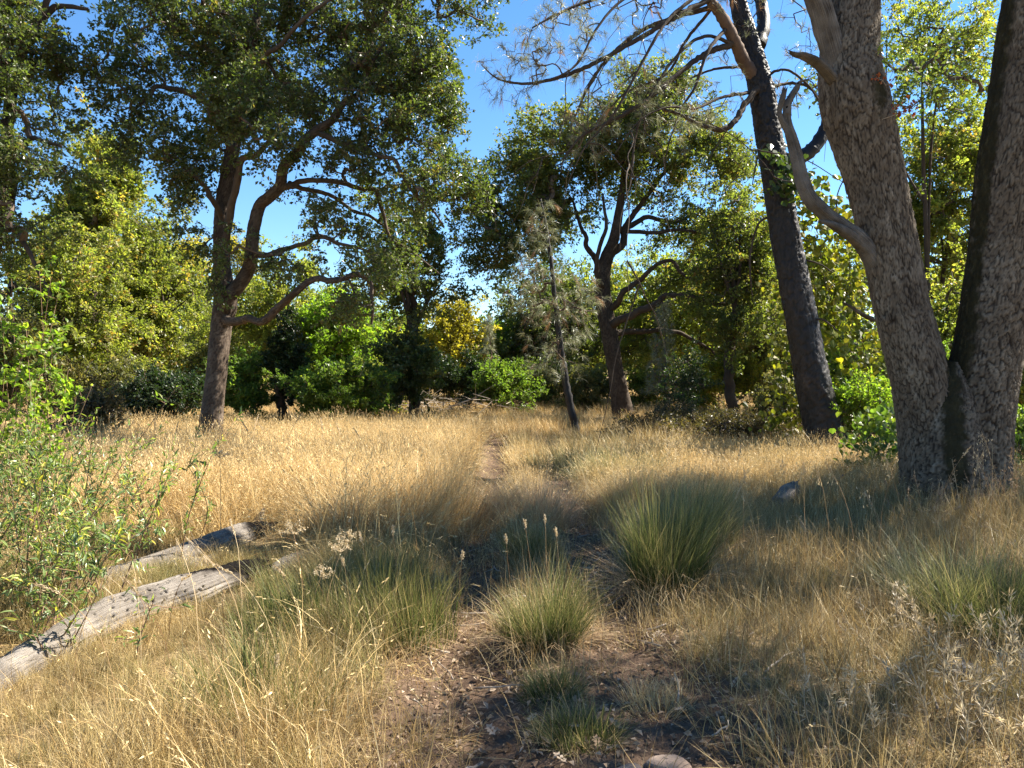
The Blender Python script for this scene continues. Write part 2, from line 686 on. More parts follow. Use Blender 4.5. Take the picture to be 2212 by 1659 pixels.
def wood_mat(name, light, dark, scale=26, rough=0.92):
    """Weathered grey wood with long grain; 'char' burns it black, and it also paints the dark inside bored holes."""
    m, nt, new, link = new_mat(name)
    gr = attr(new, "grain_u")
    gl = attr(new, "grain_v")
    cb = new("ShaderNodeCombineXYZ")
    link(gr.outputs["Fac"], cb.inputs[0])
    link(gl.outputs["Fac"], cb.inputs[1])
    nz = new("ShaderNodeTexNoise")
    nz.inputs["Scale"].default_value = scale
    nz.inputs["Detail"].default_value = 7
    nz.inputs["Roughness"].default_value = 0.65
    link(cb.outputs[0], nz.inputs["Vector"])
    tco = new("ShaderNodeTexCoord")
    n2 = new("ShaderNodeTexNoise")
    n2.inputs["Scale"].default_value = 5
    n2.inputs["Detail"].default_value = 5
    link(tco.outputs["Object"], n2.inputs["Vector"])
    sm = new("ShaderNodeMath")
    sm.operation = 'MULTIPLY_ADD'
    link(n2.outputs["Fac"], sm.inputs[0])
    sm.inputs[1].default_value = 0.6
    link(nz.outputs["Fac"], sm.inputs[2])
    rp = ramp_node(new, [(0.60, dark), (0.80, tuple(0.6 * l + 0.4 * d for l, d in zip(light, dark))), (0.95, light)])
    link(sm.outputs[0], rp.inputs[0])
    ch = attr(new, "char")
    cm = new("ShaderNodeMix")
    cm.data_type = 'RGBA'
    cc = new("ShaderNodeMath")
    cc.operation = 'MULTIPLY_ADD'
    cc.use_clamp = True
    link(ch.outputs["Fac"], cc.inputs[0])
    cc.inputs[1].default_value = 3.0
    s4 = new("ShaderNodeMath")
    s4.operation = 'MULTIPLY_ADD'
    link(nz.outputs["Fac"], s4.inputs[0])
    s4.inputs[1].default_value = 2.0
    s4.inputs[2].default_value = -2.0
    link(s4.outputs[0], cc.inputs[2])
    link(cc.outputs[0], cm.inputs[0])
    link(rp.outputs[0], cm.inputs[6])
    cm.inputs[7].default_value = (0.014, 0.012, 0.011, 1)
    pb = new("ShaderNodeBsdfPrincipled")
    pb.inputs["Roughness"].default_value = rough
    pb.inputs["Specular IOR Level"].default_value = 0.03
    link(cm.outputs[2], pb.inputs["Base Color"])
    bp = new("ShaderNodeBump")
    bp.inputs["Strength"].default_value = 0.9
    bp.inputs["Distance"].default_value = 0.02
    link(nz.outputs["Fac"], bp.inputs["Height"])
    link(bp.outputs[0], pb.inputs["Normal"])
    out = new("ShaderNodeOutputMaterial")
    link(pb.outputs[0], out.inputs[0])
    return m


def plain_mat(name, stops, rough=0.85, scale=8, bump=0.4, trans=0.0):
    m, nt, new, link = new_mat(name)
    tco = new("ShaderNodeTexCoord")
    nz = new("ShaderNodeTexNoise")
    nz.inputs["Scale"].default_value = scale
    nz.inputs["Detail"].default_value = 6
    link(tco.outputs["Object"], nz.inputs["Vector"])
    rp = ramp_node(new, stops)
    link(nz.outputs["Fac"], rp.inputs[0])
    pb = new("ShaderNodeBsdfPrincipled")
    pb.inputs["Roughness"].default_value = rough
    pb.inputs["Specular IOR Level"].default_value = 0.2
    link(rp.outputs[0], pb.inputs["Base Color"])
    bp = new("ShaderNodeBump")
    bp.inputs["Strength"].default_value = bump
    bp.inputs["Distance"].default_value = 0.02
    link(nz.outputs["Fac"], bp.inputs["Height"])
    link(bp.outputs[0], pb.inputs["Normal"])
    sh = pb.outputs[0]
    out = new("ShaderNodeOutputMaterial")
    link(sh, out.inputs[0])
    return m


# foliage
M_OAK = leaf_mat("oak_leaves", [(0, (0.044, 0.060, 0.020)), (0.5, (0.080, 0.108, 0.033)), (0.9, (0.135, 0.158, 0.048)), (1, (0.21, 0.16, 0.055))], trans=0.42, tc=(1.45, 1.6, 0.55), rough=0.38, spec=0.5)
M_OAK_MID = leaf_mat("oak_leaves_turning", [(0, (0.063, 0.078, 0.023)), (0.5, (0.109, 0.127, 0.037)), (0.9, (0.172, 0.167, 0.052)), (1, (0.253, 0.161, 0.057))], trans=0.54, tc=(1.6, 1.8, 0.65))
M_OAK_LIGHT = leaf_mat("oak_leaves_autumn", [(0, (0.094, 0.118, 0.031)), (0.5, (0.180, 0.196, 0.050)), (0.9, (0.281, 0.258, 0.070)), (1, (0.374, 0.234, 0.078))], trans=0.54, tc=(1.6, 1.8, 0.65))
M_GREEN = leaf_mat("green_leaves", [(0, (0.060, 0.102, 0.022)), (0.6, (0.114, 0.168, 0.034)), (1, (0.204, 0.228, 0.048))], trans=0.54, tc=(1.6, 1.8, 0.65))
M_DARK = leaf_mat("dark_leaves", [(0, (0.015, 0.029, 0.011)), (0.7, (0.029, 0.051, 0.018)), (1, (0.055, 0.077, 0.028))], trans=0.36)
M_YELLOW = leaf_mat("yellow_leaves", [(0, (0.20, 0.19, 0.03)), (0.5, (0.32, 0.29, 0.045)), (1, (0.44, 0.36, 0.06))], trans=0.55, tc=(1.5, 1.5, 0.6))
M_OLIVE = leaf_mat("olive_leaves", [(0, (0.079, 0.086, 0.032)), (0.6, (0.143, 0.143, 0.057)), (1, (0.243, 0.200, 0.086))], trans=0.46)
M_VIVID = leaf_mat("vivid_leaves", [(0, (0.103, 0.172, 0.023)), (0.6, (0.172, 0.253, 0.034)), (1, (0.276, 0.299, 0.057))], trans=0.54, tc=(1.6, 1.8, 0.65))
M_VINE = leaf_mat("vine_leaves", [(0, (0.09, 0.12, 0.02)), (0.6, (0.19, 0.20, 0.03)), (1, (0.33, 0.27, 0.04))], trans=0.55, tc=(1.3, 1.4, 0.4))
M_VINE_DARK = leaf_mat("vine_leaves_dark", [(0, (0.03, 0.05, 0.012)), (1, (0.06, 0.09, 0.02))], trans=0.35)
M_WILLOW = leaf_mat("willow_leaves", [(0, (0.080, 0.123, 0.043)), (0.55, (0.145, 0.203, 0.070)), (0.9, (0.217, 0.261, 0.080)), (1, (0.493, 0.406, 0.072))], trans=0.4, rough=0.35, spec=0.5)
M_RED = leaf_mat("red_leaves", [(0, (0.25, 0.05, 0.02)), (1, (0.40, 0.13, 0.04))], trans=0.45, tc=(1.2, 0.9, 0.6))
M_MISTLE = leaf_mat("mistletoe_leaves", [(0, (0.15, 0.14, 0.02)), (1, (0.26, 0.23, 0.03))], trans=0.4)
M_NEEDLE = leaf_mat("pine_needles", [(0, (0.13, 0.145, 0.08)), (0.6, (0.21, 0.22, 0.135)), (0.92, (0.29, 0.275, 0.18)), (1, (0.36, 0.24, 0.13))], trans=0.35, rough=0.4, tc=(1.1, 1.1, 0.8), spec=0.5)
M_NEEDLE_DRY = leaf_mat("dry_needles", [(0, (0.22, 0.13, 0.07)), (1, (0.36, 0.22, 0.12))], trans=0.3, tc=(1.1, 1, 0.8))
M_DEADLEAF = leaf_mat("dead_leaves", [(0, (0.16, 0.10, 0.06)), (0.6, (0.30, 0.21, 0.13)), (1, (0.46, 0.36, 0.26))], trans=0.25, tc=(1.1, 1, 0.8), rough=0.7, spec=0.2)
M_BRUSH = leaf_mat("bramble_leaves", [(0, (0.05, 0.045, 0.02)), (0.6, (0.10, 0.085, 0.04)), (1, (0.20, 0.13, 0.06))], trans=0.35)
# grass
DRY = [(0, (0.24, 0.135, 0.05)), (0.35, (0.50, 0.325, 0.12)), (0.75, (0.70, 0.50, 0.22)), (1, (0.80, 0.67, 0.40))]
GRN = [(0, (0.055, 0.075, 0.018)), (0.5, (0.14, 0.165, 0.04)), (0.8, (0.25, 0.24, 0.075)), (1, (0.48, 0.38, 0.17))]
M_GRASS = blade_mat("grass_blades", DRY, GRN, (0.58, 0.42, 0.20), tipmix=0.45)
M_RUSH = blade_mat("rush_blades", DRY, [(0, (0.032, 0.046, 0.012)), (0.45, (0.066, 0.094, 0.022)), (0.82, (0.125, 0.150, 0.038)), (0.92, (0.34, 0.27, 0.10)), (1, (0.52, 0.40, 0.18))], (0.34, 0.29, 0.10), inst=False, tipmix=0.55, trans=0.4)
M_RUSH_BLUE = blade_mat("rush_blades_blue", DRY, [(0, (0.06, 0.075, 0.03)), (0.5, (0.13, 0.15, 0.06)), (0.85, (0.24, 0.24, 0.11)), (1, (0.52, 0.42, 0.21))], (0.46, 0.37, 0.17), inst=False, tipmix=0.5, trans=0.35)
M_GOLD = blade_mat("gold_blades", DRY, DRY, (0.60, 0.45, 0.22), inst=False, tipmix=0.5)
M_TAN = blade_mat("tan_blades", DRY, [(0, (0.32, 0.20, 0.10)), (0.6, (0.50, 0.34, 0.18)), (1, (0.62, 0.47, 0.28))], (0.62, 0.46, 0.27), inst=False, tipmix=0.6)
M_STALK = blade_mat("dry_stalks", DRY, [(0, (0.30, 0.17, 0.08)), (0.6, (0.45, 0.30, 0.15)), (1, (0.60, 0.47, 0.27))], (0.58, 0.46, 0.28), inst=False)
M_SILVER = blade_mat("silver_weed", DRY, [(0, (0.26, 0.20, 0.13)), (0.6, (0.38, 0.31, 0.21)), (1, (0.48, 0.41, 0.30))], (0.46, 0.39, 0.28), inst=False)
M_SEED = leaf_mat("seed_heads", [(0, (0.42, 0.30, 0.16)), (1, (0.66, 0.55, 0.38))], trans=0.4, tc=(1, 1, 0.9))
# wood and bark
M_VBARK = bark_mat("valley_oak_bark", [(0.1, (0.080, 0.059, 0.040)), (0.45, (0.140, 0.110, 0.080)), (0.75, (0.205, 0.168, 0.126)), (1, (0.31, 0.265, 0.21))], (0.016, 0.011, 0.008), moss=(0.030, 0.025, 0.011))
M_BARK = bark_mat("oak_bark", [(0.1, (0.055, 0.040, 0.029)), (0.5, (0.098, 0.073, 0.054)), (1, (0.17, 0.135, 0.105))], (0.032, 0.022, 0.016))
M_LIMB = bark_mat("dark_oak_bark", [(0.1, (0.042, 0.030, 0.022)), (0.5, (0.070, 0.052, 0.038)), (1, (0.12, 0.09, 0.067))], (0.028, 0.019, 0.014))
M_CHAR = bark_mat("charred_pine_bark", [(0.2, (0.012, 0.010, 0.010)), (0.65, (0.024, 0.019, 0.018)), (0.9, (0.055, 0.040, 0.034)), (1, (0.10, 0.07, 0.055))], (0.006, 0.005, 0.005), rough=0.55, spec=0.3, bump=0.8)
M_PINEBARK = bark_mat("pine_bark", [(0.1, (0.07, 0.046, 0.036)), (0.5, (0.13, 0.088, 0.065)), (1, (0.23, 0.165, 0.125))], (0.04, 0.026, 0.02))
M_TWIG = plain_mat("twigs", [(0.3, (0.06, 0.045, 0.034)), (0.7, (0.14, 0.105, 0.08))])
M_PALETWIG = plain_mat("pale_twigs", [(0.3, (0.20, 0.16, 0.12)), (0.7, (0.40, 0.34, 0.27))])
M_LOG = wood_mat("weathered_log", (0.30, 0.265, 0.23), (0.075, 0.06, 0.048))
M_DEAD = wood_mat("dead_limb_wood", (0.22, 0.195, 0.168), (0.040, 0.031, 0.024))
M_STEM = plain_mat("shrub_stems", [(0.3, (0.13, 0.075, 0.045)), (0.7, (0.26, 0.17, 0.10))])
M_ROCK = plain_mat("rock", [(0.3, (0.17, 0.12, 0.09)), (0.6, (0.28, 0.21, 0.16)), (0.8, (0.36, 0.29, 0.23))], scale=6, bump=0.8)
M_GREYROCK = plain_mat("grey_rock", [(0.3, (0.07, 0.066, 0.06)), (0.7, (0.17, 0.16, 0.15))], scale=9, bump=0.9)


def ground_mat():
    m, nt, new, link = new_mat("meadow_soil")
    tco = new("ShaderNodeTexCoord")

    def noise(s, d=6, r=0.6):
        n = new("ShaderNodeTexNoise")
        n.inputs["Scale"].default_value = s
        n.inputs["Detail"].default_value = d
        n.inputs["Roughness"].default_value = r
        link(tco.outputs["Object"], n.inputs["Vector"])
        return n
    n1, n2, n3 = noise(1.3), noise(22, 8, 0.7), noise(110, 3)
    soil = ramp_node(new, [(0.3, (0.062, 0.040, 0.027)), (0.5, (0.11, 0.072, 0.048)), (0.65, (0.155, 0.105, 0.072)), (0.8, (0.22, 0.16, 0.115))])
    link(n2.outputs["Fac"], soil.inputs[0])
    straw = ramp_node(new, [(0.3, (0.10, 0.072, 0.038)), (0.5, (0.21, 0.15, 0.078)), (0.75, (0.34, 0.25, 0.14))])
    link(n3.outputs["Fac"], straw.inputs[0])
    da = attr(new, "dirt")
    ad = new("ShaderNodeMath")
    ad.operation = 'ADD'
    link(da.outputs["Fac"], ad.inputs[0])
    link(n1.outputs["Fac"], ad.inputs[1])
    mr = new("ShaderNodeMapRange")
    mr.inputs[1].default_value = 0.55
    mr.inputs[2].default_value = 1.05
    link(ad.outputs[0], mr.inputs[0])
    mx = new("ShaderNodeMix")
    mx.data_type = 'RGBA'
    link(mr.outputs[0], mx.inputs[0])
    link(straw.outputs[0], mx.inputs[6])
    link(soil.outputs[0], mx.inputs[7])
    pb = new("ShaderNodeBsdfPrincipled")
    pb.inputs["Roughness"].default_value = 0.95
    pb.inputs["Specular IOR Level"].default_value = 0.1
    link(mx.outputs[2], pb.inputs["Base Color"])
    bp = new("ShaderNodeBump")
    bp.inputs["Strength"].default_value = 0.8
    bp.inputs["Distance"].default_value = 0.03
    link(n2.outputs["Fac"], bp.inputs["Height"])
    link(bp.outputs[0], pb.inputs["Normal"])
    out = new("ShaderNodeOutputMaterial")
    link(pb.outputs[0], out.inputs[0])
    return m


# ------------------------------------------------------------------ the ground
def spaced(lo, a, b, hi, step, grow=1.13):
    mid = np.arange(a, b + step * 0.5, step)
    right, q, s = [], b, step
    while q < hi:
        s *= grow
        q += s
        right.append(q)
    left, q, s = [], a, step
    while q > lo:
        s *= grow
        q -= s
        left.append(q)
    return np.concatenate([left[::-1], mid, right])


gx = spaced(-420, -5, 5.6, 420, 0.07)
gy = spaced(-120, 2.2, 12, 700, 0.07)
GX, GY = np.meshgrid(gx, gy)
GZ = H(GX, GY)
mb = MB()
bare = np.clip(rut(GX, GY) * 1.0 + 0.35 * np.clip(4.6 - GY, 0, 1) * np.exp(-((GX - 0.35) / 0.8) ** 2), 0, 1)
mb.add(np.stack([GX, GY, GZ], -1).reshape(-1, 3), [grid_faces(len(gy), len(gx), closed=False)], 0, None, dirt=bare.ravel())
ground = mb.build("ground", ground_mat(), smooth=True)
ground['kind'] = 'structure'


# ------------------------------------------------------------------ trees
def grow(seeds, seed_r, targets, rng, bias=0.0):
    """Joins every target to its nearest neighbour already in the tree, nearest first: a natural branching."""
    n = len(targets)
    pos = np.vstack([seeds, targets])
    ns = len(seeds)
    d = np.linalg.norm(targets[:, None] - seeds[None], axis=2)
    par = d.argmin(1)
    best = d.min(1)
    done = np.zeros(n, bool)
    order = []
    for _ in range(n):
        i = np.where(done, 1e9, best).argmin()
        done[i] = True
        order.append(i)
        dd = np.linalg.norm(targets - targets[i], axis=1) * (1 + bias) + 0.02
        upd = dd < best
        best = np.where(upd & ~done, dd, best)
        par = np.where(upd & ~done, ns + i, par)
    cnt = np.ones(n)
    for i in reversed(order):
        if par[i] >= ns:
            cnt[par[i] - ns] += cnt[i]
    return pos, par, cnt, ns


def twig_mesh(mb, seeds, seed_r, targets, rng, r_twig=0.006, power=0.5, mat=1, rmax=0.2, wiggle=0.12):
    pos, par, cnt, ns = grow(seeds, seed_r, targets, rng)
    A, B_ = pos[par], targets
    r_end = np.minimum(r_twig * cnt ** power, rmax)
    pr = np.where(par >= ns, np.concatenate([np.zeros(ns), r_end])[np.minimum(par, ns + len(targets) - 1)], r_end * 1.25)
    r_start = np.minimum(np.maximum(r_end, 0), pr)
    ln = np.linalg.norm(B_ - A, axis=1)
    mid = (A + B_) / 2 + rng.normal(0, wiggle, A.shape) * ln[:, None]
    sides = 4
    big = r_end > 0.018
    for sel, sd in ((big, 5), (~big, 3)):
        batch_tubes(mb, A[sel], mid[sel], r_start[sel], r_end[sel] * 1.0, sd, mat)
        batch_tubes(mb, mid[sel], B_[sel], r_end[sel] * 1.0, r_end[sel] * 0.85, sd, mat)


def blob_points(blobs, rng, inner=0.35, gap=0.0, gscale=1.2):
    """Cluster centres in a set of ellipsoids (centre, radii, count), thinned by smooth noise so that gaps stay."""
    out = []
    for c, r, n in blobs:
        u = unit(rng.normal(0, 1, (int(n * 1.8), 3)))
        rad = (inner ** 3 + (1 - inner ** 3) * rng.uniform(0, 1, len(u))) ** (1 / 3)
        p = np.asarray(c) + u * rad[:, None] * np.asarray(r)
        nz = np.sin(p[:, 0] * 2.1 / gscale + 1.3 * np.sin(p[:, 2] * 1.7 / gscale)) + np.sin(p[:, 2] * 2.7 / gscale + p[:, 1] * 1.9 / gscale) + np.sin(p[:, 1] * 2.3 / gscale + p[:, 0] * 1.1)
        keep = nz > np.quantile(nz, gap) if gap > 0 else np.ones(len(p), bool)
        p = p[keep][:n]
        out.append(p)
    return np.vstack(out)


SPRAYS = {}


def sprays(mat, L, nl, R, aspect):
    """Five twigs set with leaves, used over and over in the crowns."""
    key = (mat.name, L, nl, R)
    if key in SPRAYS:
        return SPRAYS[key]
    out = []
    for k in range(5):
        rng = np.random.default_rng(7000 + k * 31 + int(L * 1000))
        mb = MB()
        main = smooth_path(np.array([[-.25, 0, 0], [.3, rng.normal(0, .1), rng.normal(.04, .06)], [1.0, rng.normal(0, .2), rng.normal(-.1, .12)]]) * R, 8)
        tw = [main]
        for q in range(6):
            a = main[rng.integers(1, 7)]
            e = a + unit(np.array([rng.uniform(.1, 1), rng.choice([-1, 1]) * rng.uniform(.3, 1), rng.normal(0, .4)])) * R * rng.uniform(.35, .75)
            tw.append(smooth_path(np.array([a, a * .5 + e * .5 + rng.normal(0, .04, 3) * R, e]), 6))
        for w in tw:
            batch_tubes(mb, w[:-1], w[1:], np.full(len(w) - 1, .0028), np.full(len(w) - 1, .002), 3, 1)
        pos, dr = [], []
        per = np.array([2.0] + [1.0] * 6) / 8
        for w, f in zip(tw, per):
            n = max(2, int(nl * f))
            # leaves gather towards the twig's end
            t = np.clip(len(w) - 1 - np.abs(rng.normal(0, .45, n)) * (len(w) - 1), 0, len(w) - 1.01)
            i = t.astype(int)
            p = w[i] + (w[np.minimum(i + 1, len(w) - 1)] - w[i]) * (t - i)[:, None]
            dd = unit(unit(w[-1] - w[0]) * .7 + rng.normal(0, .75, (n, 3)))
            pos.append(p + dd * L * .5 + rng.normal(0, L * .25, (n, 3)))
            dr.append(dd)
        pos, dr = np.vstack(pos), np.vstack(dr)
        n = len(pos)
        nr = unit(rng.normal(0, .75, (n, 3)) + np.array([0, 0, .8]))
        nr = unit(nr - dr * np.sum(nr * dr, 1, keepdims=True) + 1e-4)
        l = L * rng.uniform(.6, 1.3, n)
        leaf_quads(mb, pos, dr, nr, l, l * aspect * rng.uniform(.8, 1.25, n), rng, 0, fold=.2)
        nm = "leaf_spray"
        out.append(bpy.data.objects.new(nm, mb.data(nm, [spray_mat(mat), M_TWIG])))
    SPRAYS[key] = out
    return out


def spray_crown(name, root, mat, seeds, tg, rng, L, nl=44, R=.3, per=1.0, twig=.006, rmax=.1, wiggle=.12, aspect=.6, lumvar=.22, jit=.12, twigmat=None):
    mb = MB()
    twig_mesh(mb, seeds, None, tg, rng, twig, mat=0, rmax=rmax, wiggle=wiggle)
    m = len(tg)
    cnt = np.floor(per + rng.uniform(0, 1, m)).astype(int)
    idx = np.repeat(np.arange(m), cnt)
    n = len(idx)
    d0 = np.linalg.norm(tg[:, None] - seeds[None], axis=2).argmin(1)
    cen = tg.mean(0)
    out = unit(unit(tg - seeds[d0]) + .5 * unit(tg - cen))[idx]
    dr = unit(out + rng.normal(0, .55, (n, 3)) + np.array([0, 0, .05]))
    pos = tg[idx] + rng.normal(0, jit, (n, 3)) * (rng.uniform(0, 1, n) < .8)[:, None]
    nv = mb.n
    mb.v.append(pos.astype(np.float32))
    mb.n += n
    origin = np.array(root_origin(root))
    me = mb.data(name, [twigmat or M_TWIG, spray_mat(mat)], origin)
    tot = len(me.vertices)

    def put(a, t, val, w):
        full = np.zeros((tot, w), np.float32)
        full[nv:] = np.asarray(val, np.float32).reshape(n, w)
        at = me.attributes.new(a, t, 'POINT')
        at.data.foreach_set("vector" if w == 3 else "value", full.ravel())
    rot = np.stack([rng.normal(0, .45, n), -np.arcsin(np.clip(dr[:, 2], -1, 1)), np.arctan2(dr[:, 1], dr[:, 0])], 1)
    put("rot", 'FLOAT_VECTOR', rot, 3)
    put("scl", 'FLOAT_VECTOR', np.repeat(rng.uniform(.75, 1.3, n)[:, None], 3, 1), 3)
    clump = 1 + lumvar * np.sin(pos[:, 0] * 1.7 + 2 * np.sin(pos[:, 2] * 1.3) + root.location.x) * np.sin(pos[:, 1] * 1.5 + pos[:, 2] * 1.1)
    put("lum", 'FLOAT', np.clip(clump + rng.normal(0, .16, n), .45, 1.7), 1)
    put("warm", 'FLOAT', np.clip(.15 + rng.normal(0, .16, n), -.1, .55), 1)
    put("spray", 'FLOAT', np.ones(n), 1)
    full = np.zeros(tot, np.int32)
    full[nv:] = rng.integers(0, 5, n)
    me.attributes.new("pick", 'INT', 'POINT').data.foreach_set("value", full)
    o = bpy.data.objects.new(name, me)
    COL.objects.link(o)
    o.parent = root
    o['kind'] = 'stuff'
    add_instancer(o, sprays(mat, L, nl, R, aspect), name + "_sprays", select="spray", join=True)
    return o


def add_instancer(o, protos, name, select=None, join=False):
    key = name + protos[0].name
    ng = bpy.data.node_groups.get(key)
    if ng is None:
        ng = bpy.data.node_groups.new(key, 'GeometryNodeTree')
        ng.interface.new_socket("Geometry", in_out='INPUT', socket_type='NodeSocketGeometry')
        ng.interface.new_socket("Geometry", in_out='OUTPUT', socket_type='NodeSocketGeometry')
        N, Lk = ng.nodes.new, ng.links.new
        gi, go = N('NodeGroupInput'), N('NodeGroupOutput')
        iop = N('GeometryNodeInstanceOnPoints')
        g2i = N('GeometryNodeGeometryToInstance')
        for pr in protos:
            oi = N('GeometryNodeObjectInfo')
            oi.inputs['Object'].default_value = pr
            Lk(oi.outputs['Geometry'], g2i.inputs[0])

        def named(a, t):
            q = N('GeometryNodeInputNamedAttribute')
            q.data_type = t
            q.inputs['Name'].default_value = a
            return q.outputs[0]
        Lk(gi.outputs[0], iop.inputs['Points'])
        Lk(g2i.outputs[0], iop.inputs['Instance'])
        iop.inputs['Pick Instance'].default_value = True
        Lk(named("pick", 'INT'), iop.inputs['Instance Index'])
        e2r = N('FunctionNodeEulerToRotation')
        Lk(named("rot", 'FLOAT_VECTOR'), e2r.inputs[0])
        Lk(e2r.outputs[0], iop.inputs['Rotation'])
        Lk(named("scl", 'FLOAT_VECTOR'), iop.inputs['Scale'])
        if select:
            cmp_ = N('FunctionNodeCompare')
            cmp_.data_type = 'FLOAT'
            cmp_.operation = 'GREATER_THAN'
            Lk(named(select, 'FLOAT'), cmp_.inputs[0])
            cmp_.inputs[1].default_value = 0.5
            Lk(cmp_.outputs[0], iop.inputs['Selection'])
        res = iop.outputs[0]
        if join:
            jn = N('GeometryNodeJoinGeometry')
            Lk(gi.outputs[0], jn.inputs[0])
            Lk(res, jn.inputs[0])
            res = jn.outputs[0]
        Lk(res, go.inputs[0])
    md = o.modifiers.new("set_on_points", 'NODES')
    md.node_group = ng


def limb_points(spec, d):
    pts = np.array([P(x, y, d + do) for x, y, do, w in spec])
    rad = np.array([W(w, d + do) / 2 for x, y, do, w in spec])
    return pts, rad


def view_blobs(specs, d, k=1.0):
    """(x, y, rx, ry, depth offset, depth radius, clusters) in view pixels."""
    out = []
    for x, y, rx, ry, do, dz, n in specs:
        out.append((P(x, y, d + do), (W(rx, d), dz, W(ry, d)), int(n * k)))
    return out


def limb_mesh(parent, name, pts, rad, mat, seed, sides=14, seg=8, cell=0.06, depth=0.012, hi=False, wiggle=0.03, **kw):
    rng = np.random.default_rng(seed)
    n = max(4, (len(pts) - 1) * seg)
    mb = MB()
    if hi:
        p, r = bark_tube(mb, pts, rad, sides, n, cell, depth, seed, **kw)
    else:
        pr = smooth_path(np.column_stack([pts, rad]), n)
        p, r = pr[:, :3], np.maximum(pr[:, 3], 0.003)
        p = p + rng.normal(0, 1, p.shape) * r[:, None] * wiggle * 3 * (np.arange(n) > 0)[:, None]
        tube(mb, p, r, sides, 0, wob=0.05, rng=rng)
    o = mb.build(name, mat, parent, smooth=True)
    return o, p, r


def build_tree(name, label, cat, limbs, d, blobs, leaf, bark, seed, n_leaf=26, sigma=0.2, L=0.10, twig=0.006, hi=0, group=None, cell=0.07, depth=0.014, seg=8,
               inner=0.35, gap=0.25, aspect=0.6, extra=None, base=None, flare=0.25, rmax=0.12, twigmat=None, seed_from=0.3, per=2.0):
    rng = np.random.default_rng(seed)
    p0, r0 = limb_points(limbs[0], d)
    if base is None:
        base = np.array([p0[0, 0], p0[0, 1], float(H(p0[0, 0], p0[0, 1]))])
    # take the trunk down into the ground
    p0 = np.vstack([[p0[0, 0] - (p0[1, 0] - p0[0, 0]) * 0.15, p0[0, 1], base[2] - 0.12], p0])
    r0 = np.concatenate([[r0[0] * 1.08], r0])
    root = thing(name, label, cat, base, group)
    seeds, sr = [], []
    for i, sp in enumerate(limbs):
        pts, rad = (p0, r0) if i == 0 else limb_points(sp, d)
        if i:
            m_ = 2 * len(pts) - 1
            pr_ = smooth_path(np.column_stack([pts, rad]), m_)
            pts, rad = pr_[:, :3], np.maximum(pr_[:, 3], .004)
            pts[1:] += rng.normal(0, 1, (m_ - 1, 3)) * np.minimum(rad[1:, None] * .38 + .012, .045)
        use_hi = i < hi
        nm = "trunk" if i == 0 else "limb"
        kw = dict(hi=True, sides=64 if i == 0 else 40, seg=46 if i == 0 else 14, cell=cell, depth=depth) if use_hi else dict(sides=10, seg=max(4, seg // 2))
        if use_hi and i == 0:
            kw.update(flare=flare)
        o, p, r = limb_mesh(root, nm, pts, rad, bark, seed + i * 7, **kw)
        k = int(len(p) * (0.55 if i == 0 else seed_from))
        seeds.append(p[k:])
        sr.append(r[k:])
    seeds, sr = np.vstack(seeds), np.concatenate(sr)
    if len(seeds) > 400:
        q = np.linspace(0, len(seeds) - 1, 400).astype(int)
        seeds, sr = seeds[q], sr[q]
    tg = blob_points(view_blobs(blobs, d) if len(blobs[0]) == 7 else blobs, rng, inner, gap)
    spray_crown("crown", root, leaf, seeds, tg, rng, L, nl=n_leaf, R=sigma, per=per, twig=twig, rmax=rmax, aspect=aspect, jit=sigma * .4)
    return root


# --- the big oak left of the path
oak_limbs = [
    [(452, 962, 0, 61), (458, 900, 0, 49), (468, 800, 0, 44), (478, 700, 0, 44), (487, 650, 0, 48), (480, 570, 0, 34), (481, 460, .1, 31), (497, 350, .2, 28), (520, 240, .3, 25), (540, 120, .4, 20), (560, 0, .5, 15), (570, -120, .6, 8)],
    [(488, 668, -.1, 30), (512, 620, -.2, 31), (542, 545, -.3, 28), (568, 455, -.4, 25), (600, 402, -.5, 23), (640, 325, -.6, 20), (690, 285, -.7, 18), (742, 235, -.8, 13), (800, 150, -.9, 8), (840, 60, -1, 5)],
    [(488, 690, -.2, 21), (520, 690, -.4, 17), (560, 693, -.7, 16), (600, 672, -.9, 16), (640, 625, -1.1, 14), (690, 606, -1.2, 12), (740, 600, -1.3, 11), (790, 598, -1.3, 9), (806, 640, -1.3, 7), (803, 700, -1.3, 4)],
    [(556, 550, -.3, 15), (600, 547, -.5, 11), (640, 535, -.6, 10), (680, 516, -.7, 9), (730, 525, -.8, 7), (800, 545, -.9, 5)],
    [(612, 402, -.5, 16), (650, 388, -.3, 12), (720, 390, -.1, 11), (785, 402, .2, 10), (822, 430, .3, 9), (840, 500, .4, 7), (880, 540, .5, 5), (950, 590, .6, 3)],
    [(625, 396, -.4, 12), (690, 415, .3, 9), (740, 440, .6, 8), (800, 470, .8, 7), (850, 500, 1, 4)],
    [(690, 288, -.7, 13), (740, 310, -.8, 11), (800, 330, -.9, 10), (850, 345, -1, 8), (890, 410, -1, 7), (930, 450, -1, 5), (960, 490, -1, 3)],
    [(481, 480, 0, 16), (460, 430, -.3, 12), (425, 385, -.6, 10), (380, 340, -.8, 7), (330, 320, -1, 5)],
    [(503, 330, .2, 20), (470, 260, -.2, 16), (420, 205, -.5, 13), (370, 190, -.7, 11), (320, 205, -.9, 9), (280, 250, -1, 5)],
    [(530, 200, .3, 15), (570, 120, -.4, 11), (640, 60, -.8, 9), (720, -10, -1, 6)],
    [(484, 540, -.1, 18), (505, 450, -.5, 16), (530, 350, -.8, 14), (570, 320, -1, 10), (610, 260, -1.1, 7)],
    [(520, 240, .3, 15), (480, 130, .5, 11), (420, 40, .7, 7), (370, -30, .8, 4)],
]
